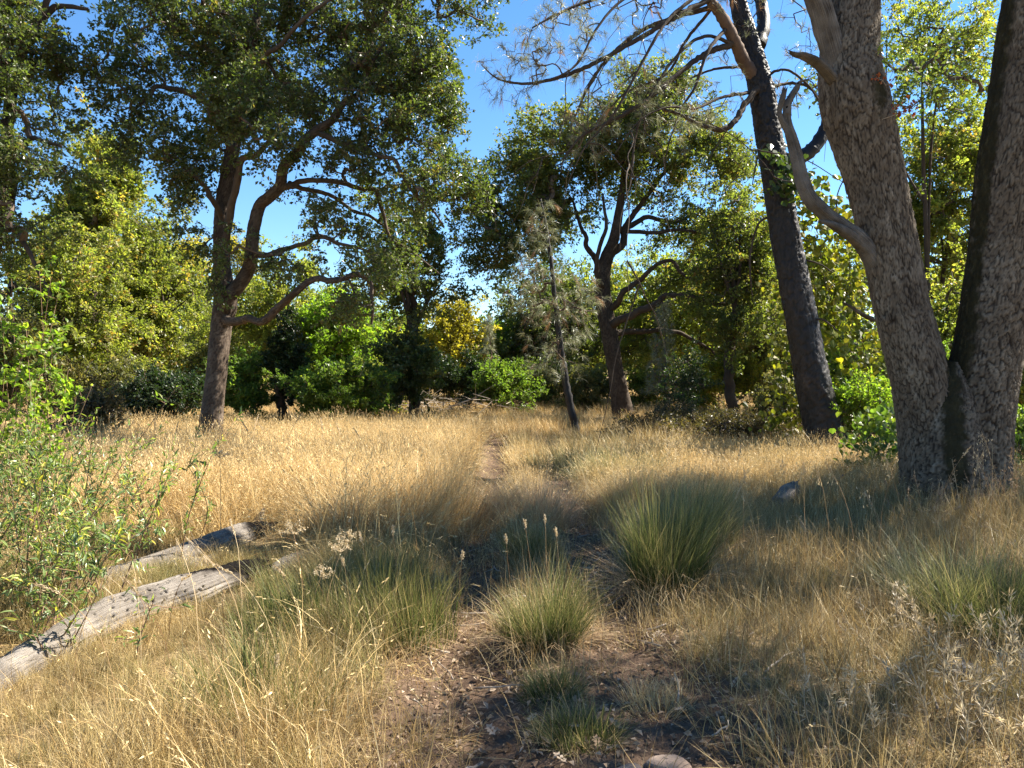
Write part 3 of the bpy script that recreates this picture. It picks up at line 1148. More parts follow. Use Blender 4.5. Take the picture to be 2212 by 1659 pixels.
oak_blobs = [
    (560, -60, 260, 90, .5, 2.4, 170), (760, 30, 180, 110, 0, 2.2, 190), (420, 40, 140, 90, 0, 2.0, 140), (352, 130, 85, 90, -.5, 1.6, 76),
    (880, 110, 120, 120, 0, 2.0, 130), (640, 140, 200, 110, .6, 2.2, 210), (500, 150, 130, 100, .9, 1.6, 110), (760, 230, 140, 90, 0, 2.0, 130),
    (930, 190, 75, 80, -.3, 1.4, 60), (296, 235, 75, 60, -.8, 1.2, 36), (330, 320, 70, 45, -.8, 1.1, 36), (540, 245, 95, 70, -1.6, .8, 70), (590, 300, 70, 40, -1.6, .7, 34),
    (430, 390, 60, 75, -.5, .9, 40), (450, 300, 70, 50, .6, .9, 30), (860, 310, 110, 60, -1, 1.3, 60), (930, 400, 90, 60, -1, 1.2, 60), (970, 240, 40, 50, -.6, 1, 22),
    (760, 350, 90, 40, 0, 1.2, 26), (690, 480, 70, 35, -.6, 1.0, 20), (760, 545, 80, 35, -.8, 1.0, 22), (660, 440, 60, 40, .2, .9, 10), (850, 440, 80, 45, .5, 1, 16),
    (790, 600, 50, 30, -1.3, .8, 14), (745, 655, 52, 38, -1.3, .8, 24), (880, 560, 60, 45, .5, 1, 18), (1010, 420, 30, 40, -1, .7, 14), (262, 170, 40, 50, -1, 1, 14), (1000, 20, 70, 50, 0, 1.2, 30),
    (470, 620, 24, 26, -.5, .4, 5), (505, 540, 26, 40, -.8, .4, 8), (420, 520, 40, 40, -.2, .6, 12), (620, 560, 50, 30, -.7, .6, 14),
]
left_oak = build_tree("oak_tree", "big spreading oak with dark forked trunk standing in golden grass left of path", "tree", oak_limbs, 16.0, oak_blobs, M_OAK, M_BARK, 101,
                      n_leaf=46, sigma=0.32, L=0.072, per=1.9, hi=3, cell=0.05, depth=0.018, inner=0.3, gap=0.34)

# --- the oak at the left edge, its trunk just outside the frame
edge_limbs = [
    [(-75, 985, 0, 60), (-70, 800, 0, 48), (-45, 620, 0, 40), (2, 480, 0, 34), (20, 400, .1, 30), (14, 330, .1, 26), (20, 240, .2, 24), (40, 130, .2, 22), (80, 60, .2, 18), (120, 15, .2, 13), (190, 20, .2, 7)],
    [(22, 230, .2, 20), (0, 120, .3, 18), (-30, 0, .4, 14), (-60, -120, .4, 8)],
    [(60, 85, .2, 16), (110, -20, 0, 12), (170, -80, 0, 7)],
    [(14, 330, .1, 16), (70, 300, -.3, 10), (130, 320, -.5, 6)],
    [(5, 470, 0, 15), (60, 540, -.4, 10), (110, 640, -.5, 5)],
]
edge_blobs = [(20, 60, 110, 90, 0, 1.6, 120), (75, 125, 60, 65, 0, 1.1, 50), (60, 230, 80, 70, 0, 1.3, 70), (-40, 300, 90, 120, 0, 1.5, 60), (66, 350, 70, 55, -.3, 1.0, 44),
              (-20, -60, 130, 70, 0, 1.8, 80), (40, 470, 70, 60, -.2, 1, 34), (-60, 520, 90, 120, 0, 1.3, 50)]
build_tree("oak_tree", "leafy oak at the field's left edge with a dark crooked stem bending up", "tree", edge_limbs, 13.5, edge_blobs, M_OAK, M_LIMB, 131,
           n_leaf=46, sigma=0.30, L=0.068, per=1.9, gap=0.3)

# --- the open-crowned oak in the middle of the meadow
mid_limbs = [
    [(1345, 892, 0, 44), (1330, 800, 0, 36), (1318, 730, 0, 38), (1305, 660, 0, 36), (1303, 600, 0, 30), (1310, 560, 0, 28), (1325, 520, 0, 22), (1335, 470, 0, 18), (1345, 400, 0, 12), (1350, 330, 0, 7)],
    [(1322, 700, 0, 20), (1345, 690, -.5, 17), (1385, 675, -.9, 16), (1420, 655, -1.1, 14), (1440, 642, -1.2, 13), (1490, 640, -1.3, 12), (1535, 652, -1.4, 11), (1560, 658, -1.4, 10), (1590, 645, -1.4, 6)],
    [(1318, 665, 0, 17), (1350, 635, -.6, 13), (1385, 600, -.8, 11), (1410, 575, -.9, 9), (1450, 565, -1, 8), (1490, 600, -1, 6), (1540, 575, -1, 4)],
    [(1312, 570, 0, 20), (1340, 530, .3, 16), (1350, 500, .4, 14), (1385, 440, .5, 11), (1430, 380, .6, 8), (1470, 320, .7, 5)],
    [(1305, 600, 0, 18), (1285, 570, .4, 13), (1270, 530, .5, 11), (1255, 490, .5, 8), (1240, 430, .6, 5)],
    [(1330, 720, .2, 16), (1370, 715, .6, 12), (1420, 715, .8, 10), (1470, 722, 1, 9), (1520, 745, 1, 6), (1545, 765, 1, 4)],
    [(1335, 500, .3, 14), (1400, 470, .7, 10), (1460, 480, .8, 8), (1510, 465, .8, 5)],
    [(1300, 620, -.3, 14), (1290, 560, -.8, 10), (1310, 490, -1, 8), (1300, 420, -1, 5)],
    [(1350, 500, .4, 10), (1420, 500, -.4, 8), (1500, 500, -.8, 6), (1570, 520, -1, 4)],
]
mid_blobs = [(1200, 330, 110, 70, 0, 2.4, 130), (1320, 300, 130, 80, 0, 2.6, 160), (1440, 270, 120, 80, 0, 2.4, 145), (1520, 360, 90, 70, 0, 2, 87), (1120, 420, 90, 80, 0, 2, 116),
             (1080, 530, 70, 70, 0, 1.6, 72), (1180, 480, 80, 70, .4, 1.8, 80), (1400, 380, 90, 60, .5, 2, 72), (1560, 470, 70, 60, -.6, 1.6, 52), (1470, 500, 70, 40, .6, 1.6, 41),
             (1560, 600, 60, 50, -1.2, 1.4, 38), (1450, 600, 70, 50, 1.5, 1.4, 38), (1420, 200, 90, 40, 0, 2, 58), (1240, 420, 70, 60, 1, 1.6, 58), (1060, 460, 40, 50, 0, 1.2, 26)]
build_tree("oak_tree", "open crowned oak with bare crooked limbs standing in the middle of the meadow", "tree", mid_limbs, 28.0, mid_blobs, M_OAK_MID, M_LIMB, 151,
           n_leaf=52, sigma=0.46, L=0.105, per=2.1, twig=0.008, hi=1, cell=0.08, depth=0.02, gap=0.35, inner=0.45)


# --- pines
def needle_tufts(mb, pos, dr, n, L, w, rng, mat=0, droop=0.5, spread=0.55):
    m = len(pos)
    idx = np.repeat(np.arange(m), n)
    k = len(idx)
    v = unit(dr[idx] + rng.normal(0, spread, (k, 3)))
    l = L * rng.uniform(0.6, 1.15, k)[:, None]
    base = pos[idx] - dr[idx] * rng.uniform(0, 0.5, k)[:, None] * L
    midp = base + v * l * 0.55
    tip = base + v * l + np.array([0, 0, -1.0]) * l * droop * 0.5
    sd = unit(np.cross(v, rng.normal(0, 1, (k, 3)))) * w * 0.5
    V = np.stack([base - sd, base + sd, midp + sd, midp - sd, tip], 1).reshape(-1, 3)
    o = np.arange(k)[:, None] * 5
    mb.add(V, [o + np.array([[0, 1, 2, 3]]), o + np.array([[3, 2, 4]])], mat, np.tile(np.repeat(rng.uniform(0, 1, m), n) * 0.7 + rng.uniform(0, 0.3, k), 2))


def pine_crown(root, seeds, sr, blobs, seed, n=34, L=0.24, w=0.005, twig=0.005, dry=0.06, gap=0.3, rmax=0.03, wig=0.2, droop=0.5, up=0.1):
    rng = np.random.default_rng(seed)
    tg = blob_points(blobs, rng, 0.1, gap)
    mb = MB()
    twig_mesh(mb, seeds, sr, tg, rng, twig, mat=2, rmax=rmax, wiggle=wig)
    d0 = np.linalg.norm(tg[:, None] - seeds[None], axis=2).argmin(1)
    dr = unit(unit(tg - seeds[d0]) + rng.normal(0, 0.4, tg.shape) + np.array([0, 0, up]))
    isd = rng.uniform(0, 1, len(tg)) < dry
    needle_tufts(mb, tg[~isd], dr[~isd], n, L, w, rng, 0, droop)
    if isd.any():
        needle_tufts(mb, tg[isd], dr[isd] + np.array([0, 0, -1.0]), n, L, w, rng, 1, droop * 1.5, 0.25)
    mb.build("needles", [M_NEEDLE, M_NEEDLE_DRY, M_PINEBARK], root)


PD = 14.0
big = [(1795, 985, 0, 98), (1778, 920, 0, 84), (1752, 800, 0, 74), (1725, 660, 0, 66), (1700, 530, 0, 60), (1680, 400, 0, 56), (1662, 300, 0, 52), (1645, 200, 0, 50), (1630, 140, 0, 46), (1612, 70, 0, 38), (1592, -10, 0, 32), (1575, -150, 0, 22), (1560, -300, 0, 10)]
bp, br = limb_points(big, PD)
base = np.array([bp[0, 0], bp[0, 1], float(H(bp[0, 0], bp[0, 1]))])
bp = np.vstack([[bp[0, 0] + 0.05, bp[0, 1], base[2] - 0.15], bp])
br = np.concatenate([[br[0] * 1.1], br])
pine = thing("grey_pine", "tall leaning pine with black charred trunk and long sweeping bare branches", "pine tree", base)
mbk = MB()
tp, trd = bark_tube(mbk, bp, br, 72, 620, 0.075, 0.034, 77, flare=0.18, flare_h=0.3)
mbk.build("trunk", M_CHAR, pine, smooth=True)
pine_limbs = [
    ([(1632, 170, 0, 30), (1605, 130, -.2, 28), (1585, 85, -.4, 26), (1555, 30, -.6, 23), (1530, -5, -.7, 20), (1500, -70, -.9, 14)], M_PINEBARK),
    ([(1638, 100, 0, 32), (1650, 50, .2, 28), (1640, -20, .4, 24), (1630, -150, .6, 14)], M_CHAR),
    ([(1585, 95, -.4, 13), (1540, 108, -.6, 12), (1500, 132, -.8, 11), (1430, 190, -1.1, 10), (1380, 228, -1.2, 9), (1320, 262, -1.3, 8), (1260, 292, -1.4, 6), (1220, 340, -1.5, 4), (1212, 372, -1.5, 2)], M_LIMB),
    ([(1640, 190, -.1, 14), (1612, 220, -.4, 13), (1590, 258, -.6, 12), (1560, 280, -.7, 11), (1510, 268, -.8, 9), (1460, 245, -.9, 7), (1400, 225, -1, 4)], M_LIMB),
    ([(1535, -2, -.7, 12), (1470, 30, -1, 11), (1400, 72, -1.2, 10), (1300, 128, -1.5, 9), (1230, 160, -1.7, 8), (1150, 180, -1.9, 6), (1080, 172, -2, 4), (1040, 140, -2, 2)], M_LIMB),
    ([(1545, 15, -.6, 11), (1450, 40, -.4, 9), (1380, 70, -.3, 8), (1310, 130, -.2, 7), (1265, 200, -.1, 5), (1240, 260, 0, 3)], M_LIMB),
    ([(1570, 60, -.5, 9), (1530, 110, -.9, 7), (1500, 190, -1, 6), (1470, 240, -1, 4), (1440, 330, -1, 3), (1435, 400, -1, 1.5)], M_LIMB),
    ([(1636, 150, 0, 8), (1590, 145, .3, 6), (1540, 150, .6, 5), (1490, 170, .8, 3)], M_LIMB),
    ([(1652, 165, 0, 7), (1690, 150, -.2, 5), (1725, 165, -.3, 5), (1765, 210, -.4, 4), (1778, 260, -.4, 2.5)], M_LIMB),
    ([(1660, 190, 0, 8), (1710, 180, .3, 6), (1760, 200, .5, 5), (1800, 300, .7, 4), (1830, 420, .9, 3)], M_LIMB),
    ([(1676, 345, .1, 34), (1715, 345, .3, 32), (1752, 325, .4, 30), (1780, 285, .5, 28), (1792, 240, .5, 26), (1795, 150, .6, 20), (1790, 40, .7, 14), (1780, -80, .8, 8)], M_CHAR),
    ([(1655, 470, 0, 5), (1635, 490, -.1, 4), (1620, 560, -.2, 4), (1625, 640, -.2, 2)], M_LIMB),
    ([(1730, 560, 0, 5), (1770, 570, -.1, 3), (1800, 590, -.2, 2)], M_LIMB),
    ([(1665, 300, 0, 6), (1640, 330, -.3, 4), (1625, 400, -.4, 2)], M_LIMB),
    ([(1745, 700, 0, 5), (1775, 690, -.2, 4), (1810, 715, -.3, 2)], M_LIMB),
    ([(1590, 100, -.4, 8), (1530, 78, -.7, 7), (1470, 112, -1, 6), (1405, 205, -1.2, 5), (1372, 300, -1.3, 4), (1362, 410, -1.3, 2)], M_LIMB),
    ([(1520, -20, -.8, 8), (1445, 40, -1.2, 7), (1395, 120, -1.5, 6), (1330, 240, -1.7, 5), (1262, 320, -1.8, 3), (1225, 400, -1.8, 2)], M_LIMB),
    ([(1500, -60, -.9, 7), (1360, -10, -1.4, 6), (1290, 60, -1.7, 5), (1245, 140, -1.9, 4), (1170, 178, -2, 3), (1100, 180, -2.1, 2)], M_LIMB),
    ([(1620, 200, -.2, 8), (1560, 210, -.8, 6), (1500, 235, -1.2, 5), (1440, 232, -1.5, 4), (1380, 262, -1.7, 3), (1330, 330, -1.8, 2)], M_LIMB),
    ([(1545, 10, -.6, 7), (1480, 90, -.3, 6), (1440, 160, -.1, 5), (1345, 205, .1, 4), (1290, 280, .2, 2)], M_LIMB),
    ([(1510, -45, -.9, 8), (1400, -30, -1.2, 7), (1250, 10, -1.6, 6), (1150, 60, -2, 3)], M_LIMB),
]
seeds, sr = [], []
for i, (sp, mt) in enumerate(pine_limbs):
    pts, rad = limb_points(sp, PD)
    rad = rad * (1.05 if mt is M_LIMB else 1.0)
    o, p, r = limb_mesh(pine, "limb", pts, rad, mt, 300 + i, sides=9, seg=9, wiggle=0.012 if sp[0][3] > 20 else .05)
    if i not in (0, 1, 10, 11, 12, 13, 14):
        seeds.append(p[len(p) // 4:])
        sr.append(r[len(p) // 4:])
rs = np.random.default_rng(390)
for q in range(34):
    src = seeds[rs.integers(len(seeds))]
    i0 = rs.integers(0, len(src) - 3)
    st = src[i0]
    dirv = unit(src[min(i0 + 3, len(src) - 1)] - st) * .6 + rs.normal(0, .45, 3) + np.array([-.15, 0, 0])
    ln = rs.uniform(.7, 1.9)
    pts = np.array([st + dirv * ln * t + np.array([0, 0, -.55 * ln * t * t]) + rs.normal(0, .04, 3) * (t > 0) for t in (0, .25, .5, .75, 1.0)])
    o, p, r = limb_mesh(pine, "branchlet", pts, np.array([.014, .011, .009, .006, .003]), M_LIMB, 700 + q, sides=5, seg=6, wiggle=.1)
    seeds.append(p[6:])
    sr.append(r[6:])
seeds, sr = np.vstack(seeds), np.concatenate(sr)
pb_ = [(1180, 20, 110, 60, -1.6, .8, 70), (1150, 80, 50, 60, -1.9, .6, 40), (1110, 160, 70, 55, -2, .7, 60), (1220, 120, 90, 60, -1.6, .8, 40), (1330, 100, 120, 80, -1, 1.2, 60), (1330, 210, 110, 60, -1.2, .9, 60), (1280, 285, 80, 50, -1.4, .7, 60),
       (1430, 180, 110, 80, -.6, 1.2, 50), (1440, 280, 100, 50, -1, .8, 60), (1530, 210, 80, 70, 0, 1.2, 40), (1560, 60, 100, 80, .2, 1.2, 50), (1450, 40, 120, 60, -.6, 1.2, 50), (1720, 180, 80, 70, .3, .9, 40), (1730, 60, 70, 70, .5, .9, 34), (1380, -60, 220, 70, -1, 1.5, 90), (1600, -100, 160, 80, 0, 1.6, 60)]
pine_crown(pine, seeds, sr, view_blobs(pb_, PD, .78), 400, n=26, L=0.20, w=0.0035, twig=0.0035, gap=0.25, rmax=0.014, wig=0.28, dry=0.05)

# slender young pine in front of the meadow oak
SD = 20.0
sl = [(1243, 925, 0, 17), (1225, 840, 0, 16), (1210, 740, 0, 14), (1198, 640, 0, 11), (1190, 560, 0, 9), (1178, 480, 0, 6), (1168, 430, 0, 3)]
sp_, srd = limb_points(sl, SD)
b_ = np.array([sp_[0, 0], sp_[0, 1], float(H(sp_[0, 0], sp_[0, 1]))])
sp_ = np.vstack([[sp_[0, 0] + .02, sp_[0, 1], b_[2] - 0.1], sp_])
srd = np.concatenate([[srd[0]], srd])
slim = thing("young_pine", "slender pine with wispy grey needles in front of the open crowned oak", "pine tree", b_)
o, p, r = limb_mesh(slim, "trunk", sp_, srd, M_CHAR, 411, sides=10, seg=10)
pine_crown(slim, p[20:], r[20:], view_blobs([(1170, 470, 40, 50, 0, .5, 36), (1170, 550, 70, 60, 0, .8, 60), (1180, 630, 90, 60, 0, 1.0, 80), (1200, 710, 100, 60, 0, 1.1, 80), (1210, 780, 90, 50, 0, 1.0, 50), (1120, 640, 50, 70, 0, .7, 30), (1270, 640, 40, 70, 0, .7, 30)], SD),
           412, n=25, L=0.25, w=0.005, twig=0.004, dry=0.13, gap=0.2)


def small_pine(x, top, bottom, w, d, label, seed, trunkw=5, dens=1.0, name="young_pine", low=0.25):
    rng = np.random.default_rng(seed)
    b = G(x, d)
    tp_ = P(x + rng.uniform(-8, 8), top, d)
    pts = np.array([b - [0, 0, .1], b * .5 + tp_ * .5 + rng.normal(0, .05, 3), tp_])
    root = thing(name, label, "pine tree", b)
    o, p, r = limb_mesh(root, "trunk", pts, np.array([W(trunkw, d) / 2, W(trunkw, d) / 2 * .7, .008]), M_PINEBARK, seed, sides=7, seg=10)
    blobs = []
    hgt = tp_[2] - b[2]
    for k in range(6):
        f = low + (1 - low) * (k + .5) / 6
        rr = W(w, d) / 2 * (1 - 0.75 * (f - low) / (1 - low))
        blobs.append((b + (tp_ - b) * f, (rr, rr, hgt / 9), int(34 * dens * (1.2 - .6 * f))))
    pine_crown(root, p[6:], r[6:], blobs, seed + 1, n=30, L=0.22, w=0.007, twig=0.004, dry=0.03, gap=0.1)
    return root


small_pine(1437, 650, 900, 110, 24, "small thin pine with grey green needles right of the open crowned oak", 421)
small_pine(1060, 680, 900, 60, 32, "pale green young pine with thin straight stem at the meadow's far edge", 431, dens=.9)

# --- the great forked oak on the right
VD = 8.7
M1 = [(2006, 1130, .05, 128), (2010, 1060, .05, 122), (2010, 980, .05, 124), (2005, 900, .05, 124), (1990, 820, .03, 120), (1968, 740, 0, 114), (1944, 650, 0, 110), (1918, 520, 0, 110), (1893, 400, 0, 114), (1866, 290, 0, 130), (1846, 210, 0, 134), (1836, 130, .05, 118), (1840, 50, .1, 108), (1845, -60, .15, 96), (1850, -250, .3, 70), (1865, -450, .4, 46), (1880, -600, .4, 20)]
M2 = [(2104, 1130, 0, 142), (2104, 1060, 0, 140), (2108, 980, 0, 142), (2112, 900, 0, 142), (2122, 820, -.02, 138), (2136, 740, -.05, 132), (2150, 640, -.08, 128), (2166, 520, -.1, 124), (2180, 400, -.15, 126), (2196, 280, -.2, 120), (2212, 150, -.2, 114), (2226, 20, -.25, 108), (2244, -120, -.3, 98), (2275, -350, -.4, 70), (2310, -560, -.5, 40), (2330, -680, -.5, 15)]
a1, q1 = limb_points(M1, VD)
a2, q2 = limb_points(M2, VD)
vb = (a1[0] + a2[0]) / 2
vb[2] = H(vb[0], vb[1])
voak = thing("oak_tree", "huge oak with two fissured grey trunks forking in a wide V beside the grass", "tree", vb)
fork = P(2045, 790, VD)
dd2 = a2 - a1[np.clip(np.searchsorted(-a1[:, 2], -a2[:, 2]), 0, len(a1) - 1)]


def moss_left(V, TH, S):
    """dark moss in the crease below the fork, on the inner side and in the old scar higher up"""
    scar = P(1870, 215, VD)
    top = P(1985, 640, VD)
    cr = P(2022, 900, VD)
    z0, z1 = cr[2] - 1.2, fork[2] + 0.1
    line = np.exp(-((V[:, 0] - (fork[0] - .03 - 0.04 * (fork[2] - V[:, 2]))) / 0.13) ** 2) * (V[:, 2] < fork[2] + .5) * np.clip((V[:, 2] - 0.15) / .4, 0, 1)
    a = np.exp(-(((V[:, 0] - scar[0]) / .13) ** 2 + ((V[:, 2] - scar[2]) / .38) ** 2))
    inner = 0.45 * np.exp(-((V[:, 0] - (np.interp(V[:, 2], a1[:, 2], a1[:, 0]) + np.interp(V[:, 2], a1[:, 2], q1))) / 0.10) ** 2) * (V[:, 2] > fork[2] - .4)
    return np.clip(np.maximum(np.maximum(line, a * .9), inner), 0, 1)


def moss_right(V, TH, S):
    edge = np.interp(V[:, 2], a2[:, 2], a2[:, 0]) - np.interp(V[:, 2], a2[:, 2], q2)
    inner = np.exp(-((V[:, 0] - edge) / (0.055 + .05 * (V[:, 2] < fork[2] + .6))) ** 2) * (V[:, 2] > 0.3)
    return np.clip(inner * 1.0, 0, 1)


mbk = MB()
bark_tube(mbk, a1[:14], q1[:14], 176, 400, 0.036, 0.026, 21, flare=0.16, flare_h=.22, ovalty=.03, moss=moss_left, stretch=3.6)
t1 = mbk.build("trunk", M_VBARK, voak, smooth=True)
mbk = MB()
cpts, crad = limb_points([(2058, 1140, -.16, 176), (2056, 1060, -.15, 160), (2053, 980, -.13, 140), (2052, 900, -.11, 112), (2050, 835, -.08, 78), (2050, 785, -.03, 36)], VD)
bark_tube(mbk, cpts, crad, 120, 200, 0.038, 0.024, 24, flare=.1, flare_h=.2, ovalty=.02, moss=lambda V, TH, S: np.clip(1.05 * np.exp(-((V[:, 0] - fork[0] + .09 + .07 * (fork[2] - V[:, 2])) / .16) ** 2) * np.clip(V[:, 2] / .5, 0, 1), 0, 1), stretch=2.9)
t3 = mbk.build("trunk_base", M_VBARK, voak, smooth=True)
t3['label'] = "mossy joint under the fork"
t1['label'] = "left trunk with the dead limb and mossy scar"
mbk = MB()
bark_tube(mbk, a2[:13], q2[:13], 170, 400, 0.042, 0.028, 22, flare=0.16, flare_h=.22, ovalty=.03, moss=moss_right, stretch=2.9)
t2 = mbk.build("trunk", M_VBARK, voak, smooth=True)
for aa, qq in ((a1[13:], q1[13:]), (a2[12:], q2[12:])):
    limb_mesh(voak, 'limb', aa, qq, M_VBARK, 23, sides=16, seg=8)
t2['label'] = "right trunk with dark moss on its inner side"


def dead_tube(mb, pts, rad, rows, sides, seed, char=None, cracks=1.0, holes=None, wob=0.06, rmod=None, jag=0.0, rough_amp=.016):
    """Bare weathered wood: long cracks, slow bulges, bored holes, optional charring by length."""
    rng = np.random.default_rng(seed)
    pr = smooth_path(np.column_stack([pts, rad]), rows)
    p, r = pr[:, :3], np.maximum(pr[:, 3], 0.003)
    T, N, B = frames(p)
    s = np.concatenate([[0], np.cumsum(np.linalg.norm(np.diff(p, axis=0), axis=1))])
    TH, S = np.meshgrid(np.linspace(0, 2 * pi, sides, endpoint=False), s)
    R = r[:, None] * (1 + wob * np.sin(2 * TH + 1.7 * S + seed) + wob * .7 * np.sin(3 * TH - 2.9 * S + seed * 2) + wob * .4 * np.sin(5 * TH + 4.3 * S))
    cr = np.zeros_like(R)
    for k in range(int(7 * cracks)):
        t0 = rng.uniform(0, 2 * pi)
        s0, ln = rng.uniform(0, s[-1]), rng.uniform(.2, .6) * s[-1]
        path = t0 + .12 * np.sin(S * 3 + k) + .05 * np.sin(S * 11 + k)
        dth = np.angle(np.exp(1j * (TH - path))) * r[:, None]
        cr += np.exp(-(dth / 0.006) ** 2) * np.clip(1 - ((S - s0) / ln) ** 2, 0, 1)
    for k in range(26):
        kt, ks = rng.integers(1, 11), rng.uniform(2, 24)
        R = R + r[:, None] * rough_amp / (1 + .25 * kt) * np.sin(kt * TH + ks * S + rng.uniform(0, 6.28))
    R = R - 0.014 * np.clip(cr, 0, 1)
    pit = np.zeros_like(R)
    if holes is not None:
        for (hs, ht, hr) in holes:
            dd = np.hypot((S - hs), np.angle(np.exp(1j * (TH - ht))) * r[:, None])
            pit = np.maximum(pit, np.clip(1.5 - dd / hr, 0, 1))
        R = R - np.minimum(0.022, 0.3 * r[:, None]) * np.clip(pit * 1.5, 0, 1)
    ch = np.zeros_like(R)
    if char is not None:
        ch = char(TH, S, s[-1])
        e, idv = plates(np.mod(TH / (2 * pi) * 9, 9), S / .07, 9, seed)
        R = R - .010 * np.clip(ch, 0, 1) * (1 - np.clip(e / .3, 0, 1)) - .012 * np.clip(ch - .5, 0, 1)
    if rmod is not None:
        R = R * rmod(TH, S, s[-1])
    R = R + rng.normal(0, .0012, R.shape)
    off = 0
    if jag:
        k = np.clip((S - (s[-1] - jag)) / jag, 0, 1)
        off = k * jag * (.5 * np.sin(5 * TH + seed) + .5 * np.sin(9 * TH + 2 * seed)) * .8
    V = p[:, None] + R[..., None] * (np.cos(TH)[..., None] * N[:, None] + np.sin(TH)[..., None] * B[:, None])
    if jag:
        V = V + off[..., None] * T[:, None]
    n = rows * sides
    Vf = np.vstack([V.reshape(-1, 3), p[-1] - T[-1] * jag * .6, p[0]])
    j = np.arange(sides)
    k = (j + 1) % sides
    Fs = [grid_faces(rows, sides), np.stack([(rows - 1) * sides + j, (rows - 1) * sides + k, np.full(sides, n)], -1), np.stack([k, j, np.full(sides, n + 1)], -1)]
    gu = np.append((np.cos(TH) * 2.2).ravel(), [0, 0]) + np.append((np.sin(TH) * 1.3).ravel(), [0, 0])
    mb.add(Vf, Fs, 0, None, grain_u=gu, grain_v=np.append((S * .10).ravel(), [0, 0]), char=np.append(np.maximum(ch, np.clip(pit * 1.4, 0, 1)).ravel(), [ch[-1].max(), 0]))  # bored holes get the burnt black too, their inner shade painted in
    return p, r


def dead_part(parent, name, spec, d, rows, sides, seed, **kw):
    pts, rad = limb_points(spec, d)
    mb = MB()
    dead_tube(mb, pts, rad, rows, sides, seed, **kw)
    return mb.build(name, M_DEAD, parent, smooth=True)


hl = [(np.random.default_rng(9).uniform(0, 3, 60)[i], np.random.default_rng(10).uniform(0, 6.28, 60)[i], .010) for i in range(60)]
db = dead_part(voak, "dead_limb", [(1905, 590, 0, 52), (1878, 545, -.08, 42), (1850, 512, -.14, 38), (1812, 484, -.2, 36), (1775, 455, -.24, 34), (1745, 420, -.28, 33), (1728, 370, -.3, 30), (1715, 315, -.32, 25), (1702, 275, -.34, 20), (1698, 245, -.34, 17)], VD, 220, 36, 51, cracks=1.5)
db['label'] = "bare silvery dead limb reaching up left"
dead_part(db, "broken_branch", [(1704, 285, -.33, 18), (1690, 262, -.36, 13), (1684, 240, -.38, 11), (1690, 215, -.4, 14), (1696, 192, -.42, 9)], VD, 60, 14, 52, jag=.1)
dead_part(db, "broken_branch", [(1700, 250, -.34, 20), (1702, 225, -.33, 17), (1712, 205, -.32, 15), (1722, 190, -.3, 13), (1728, 178, -.3, 8), (1748, 172, -.3, 4)], VD, 60, 14, 53, holes=hl)
dead_part(db, "broken_branch", [(1862, 530, -.1, 26), (1830, 502, -.3, 22), (1800, 486, -.38, 14), (1770, 478, -.42, 6)], VD, 60, 14, 54, jag=.05)
dead_part(voak, "dead_limb", [(1858, 350, .12, 14), (1838, 270, .04, 32), (1816, 185, -.02, 44), (1795, 95, -.06, 50), (1770, 10, -.12, 50), (1742, -60, -.18, 44), (1705, -160, -.22, 24)], VD, 120, 30, 55, cracks=1)
dead_part(voak, "broken_stub", [(1806, 178, -.10, 24), (1772, 140, -.30, 21), (1740, 122, -.4, 16), (1718, 118, -.45, 11), (1706, 113, -.47, 6)], VD, 60, 18, 56, jag=.07, wob=.15)
dead_part(voak, "broken_stub", [(1885, 690, -.1, 12), (1862, 678, -.3, 10), (1838, 662, -.4, 7), (1822, 655, -.45, 5)], VD, 30, 10, 57)
# leafy sprouts on the left trunk
rs = np.random.default_rng(58)
for (x, y, n, mt, do) in ((1912, 170, 22, M_RED, -.35), (1935, 135, 12, M_GREEN, -.3), (1940, 240, 30, M_RED, -.35), (1965, 248, 26, M_VIVID, -.3), (1905, 105, 8, M_GREEN, -.3), (2015, 405, 10, M_GREEN, -.1)):
    mb = MB()
    c = P(x, y, VD + do)
    tg = c + rs.normal(0, 1, (max(3, n // 4), 3)) * np.array([.10, .06, .07])
    s0 = c + np.array([-.15, .1, -.1])
    twig_mesh(mb, s0[None], np.array([.004]), tg, rs, .0022, mat=1, rmax=.005, wiggle=.25)
    leaf_cloud(mb, tg, n / len(tg), .035, .045, rs, 0, aspect=.75)
    mb.build("sprout", [mt, M_PALETWIG], voak)
# crown above the frame, thrown so that its shade lies over the near right of the meadow
vblobs = []
rs = np.random.default_rng(60)
SH = SDIR / SDIR[2]
for gx_, gy_, z, rx, rz, n in ((-0.75, 5.3, 7.6, .6, .5, 36), (-.15, 6.0, 7.8, .4, .4, 20), (1.15, 6.3, 7.4, .5, .5, 24), (1.35, 5.55, 7.4, .4, .4, 16), (0.15, 3.95, 7.8, .45, .4, 12), (1.3, 4.25, 7.4, .5, .4, 12), (2.2, 5.6, 7.6, 1.0, .7, 30), (3.4, 4.6, 7.0, 1.3, .9, 40), (2.4, 3.5, 7.2, 1.0, .7, 26), (0.9, 3.7, 7.6, .6, .5, 16), (4.8, 6.5, 7.6, 1.5, 1, 44), (-0.1, 3.25, 8.0, .5, .4, 10), (3.2, 7.4, 7.6, 1.0, .7, 24), (5.5, 8.6, 7.5, 1.4, 1, 40), (1.0, 15.8, 9.0, 2.0, .8, 44), (4.0, 14.2, 9.0, 2.2, .9, 50)):
    c = np.array([gx_, gy_, 0]) + SH * z
    vblobs.append((c, (rx, rx, rz), n))
tg = blob_points(vblobs, rs, .2, .45, gscale=.8)
sd_ = np.vstack([smooth_path(a1, 60)[40:], smooth_path(a2, 60)[40:]])
mb = MB()
twig_mesh(mb, sd_, None, tg, rs, .007, mat=1, rmax=.1)
leaf_cloud(mb, tg, 26, .24, .12, rs, 0)
mb.build("crown", [M_OAK, M_TWIG], voak)


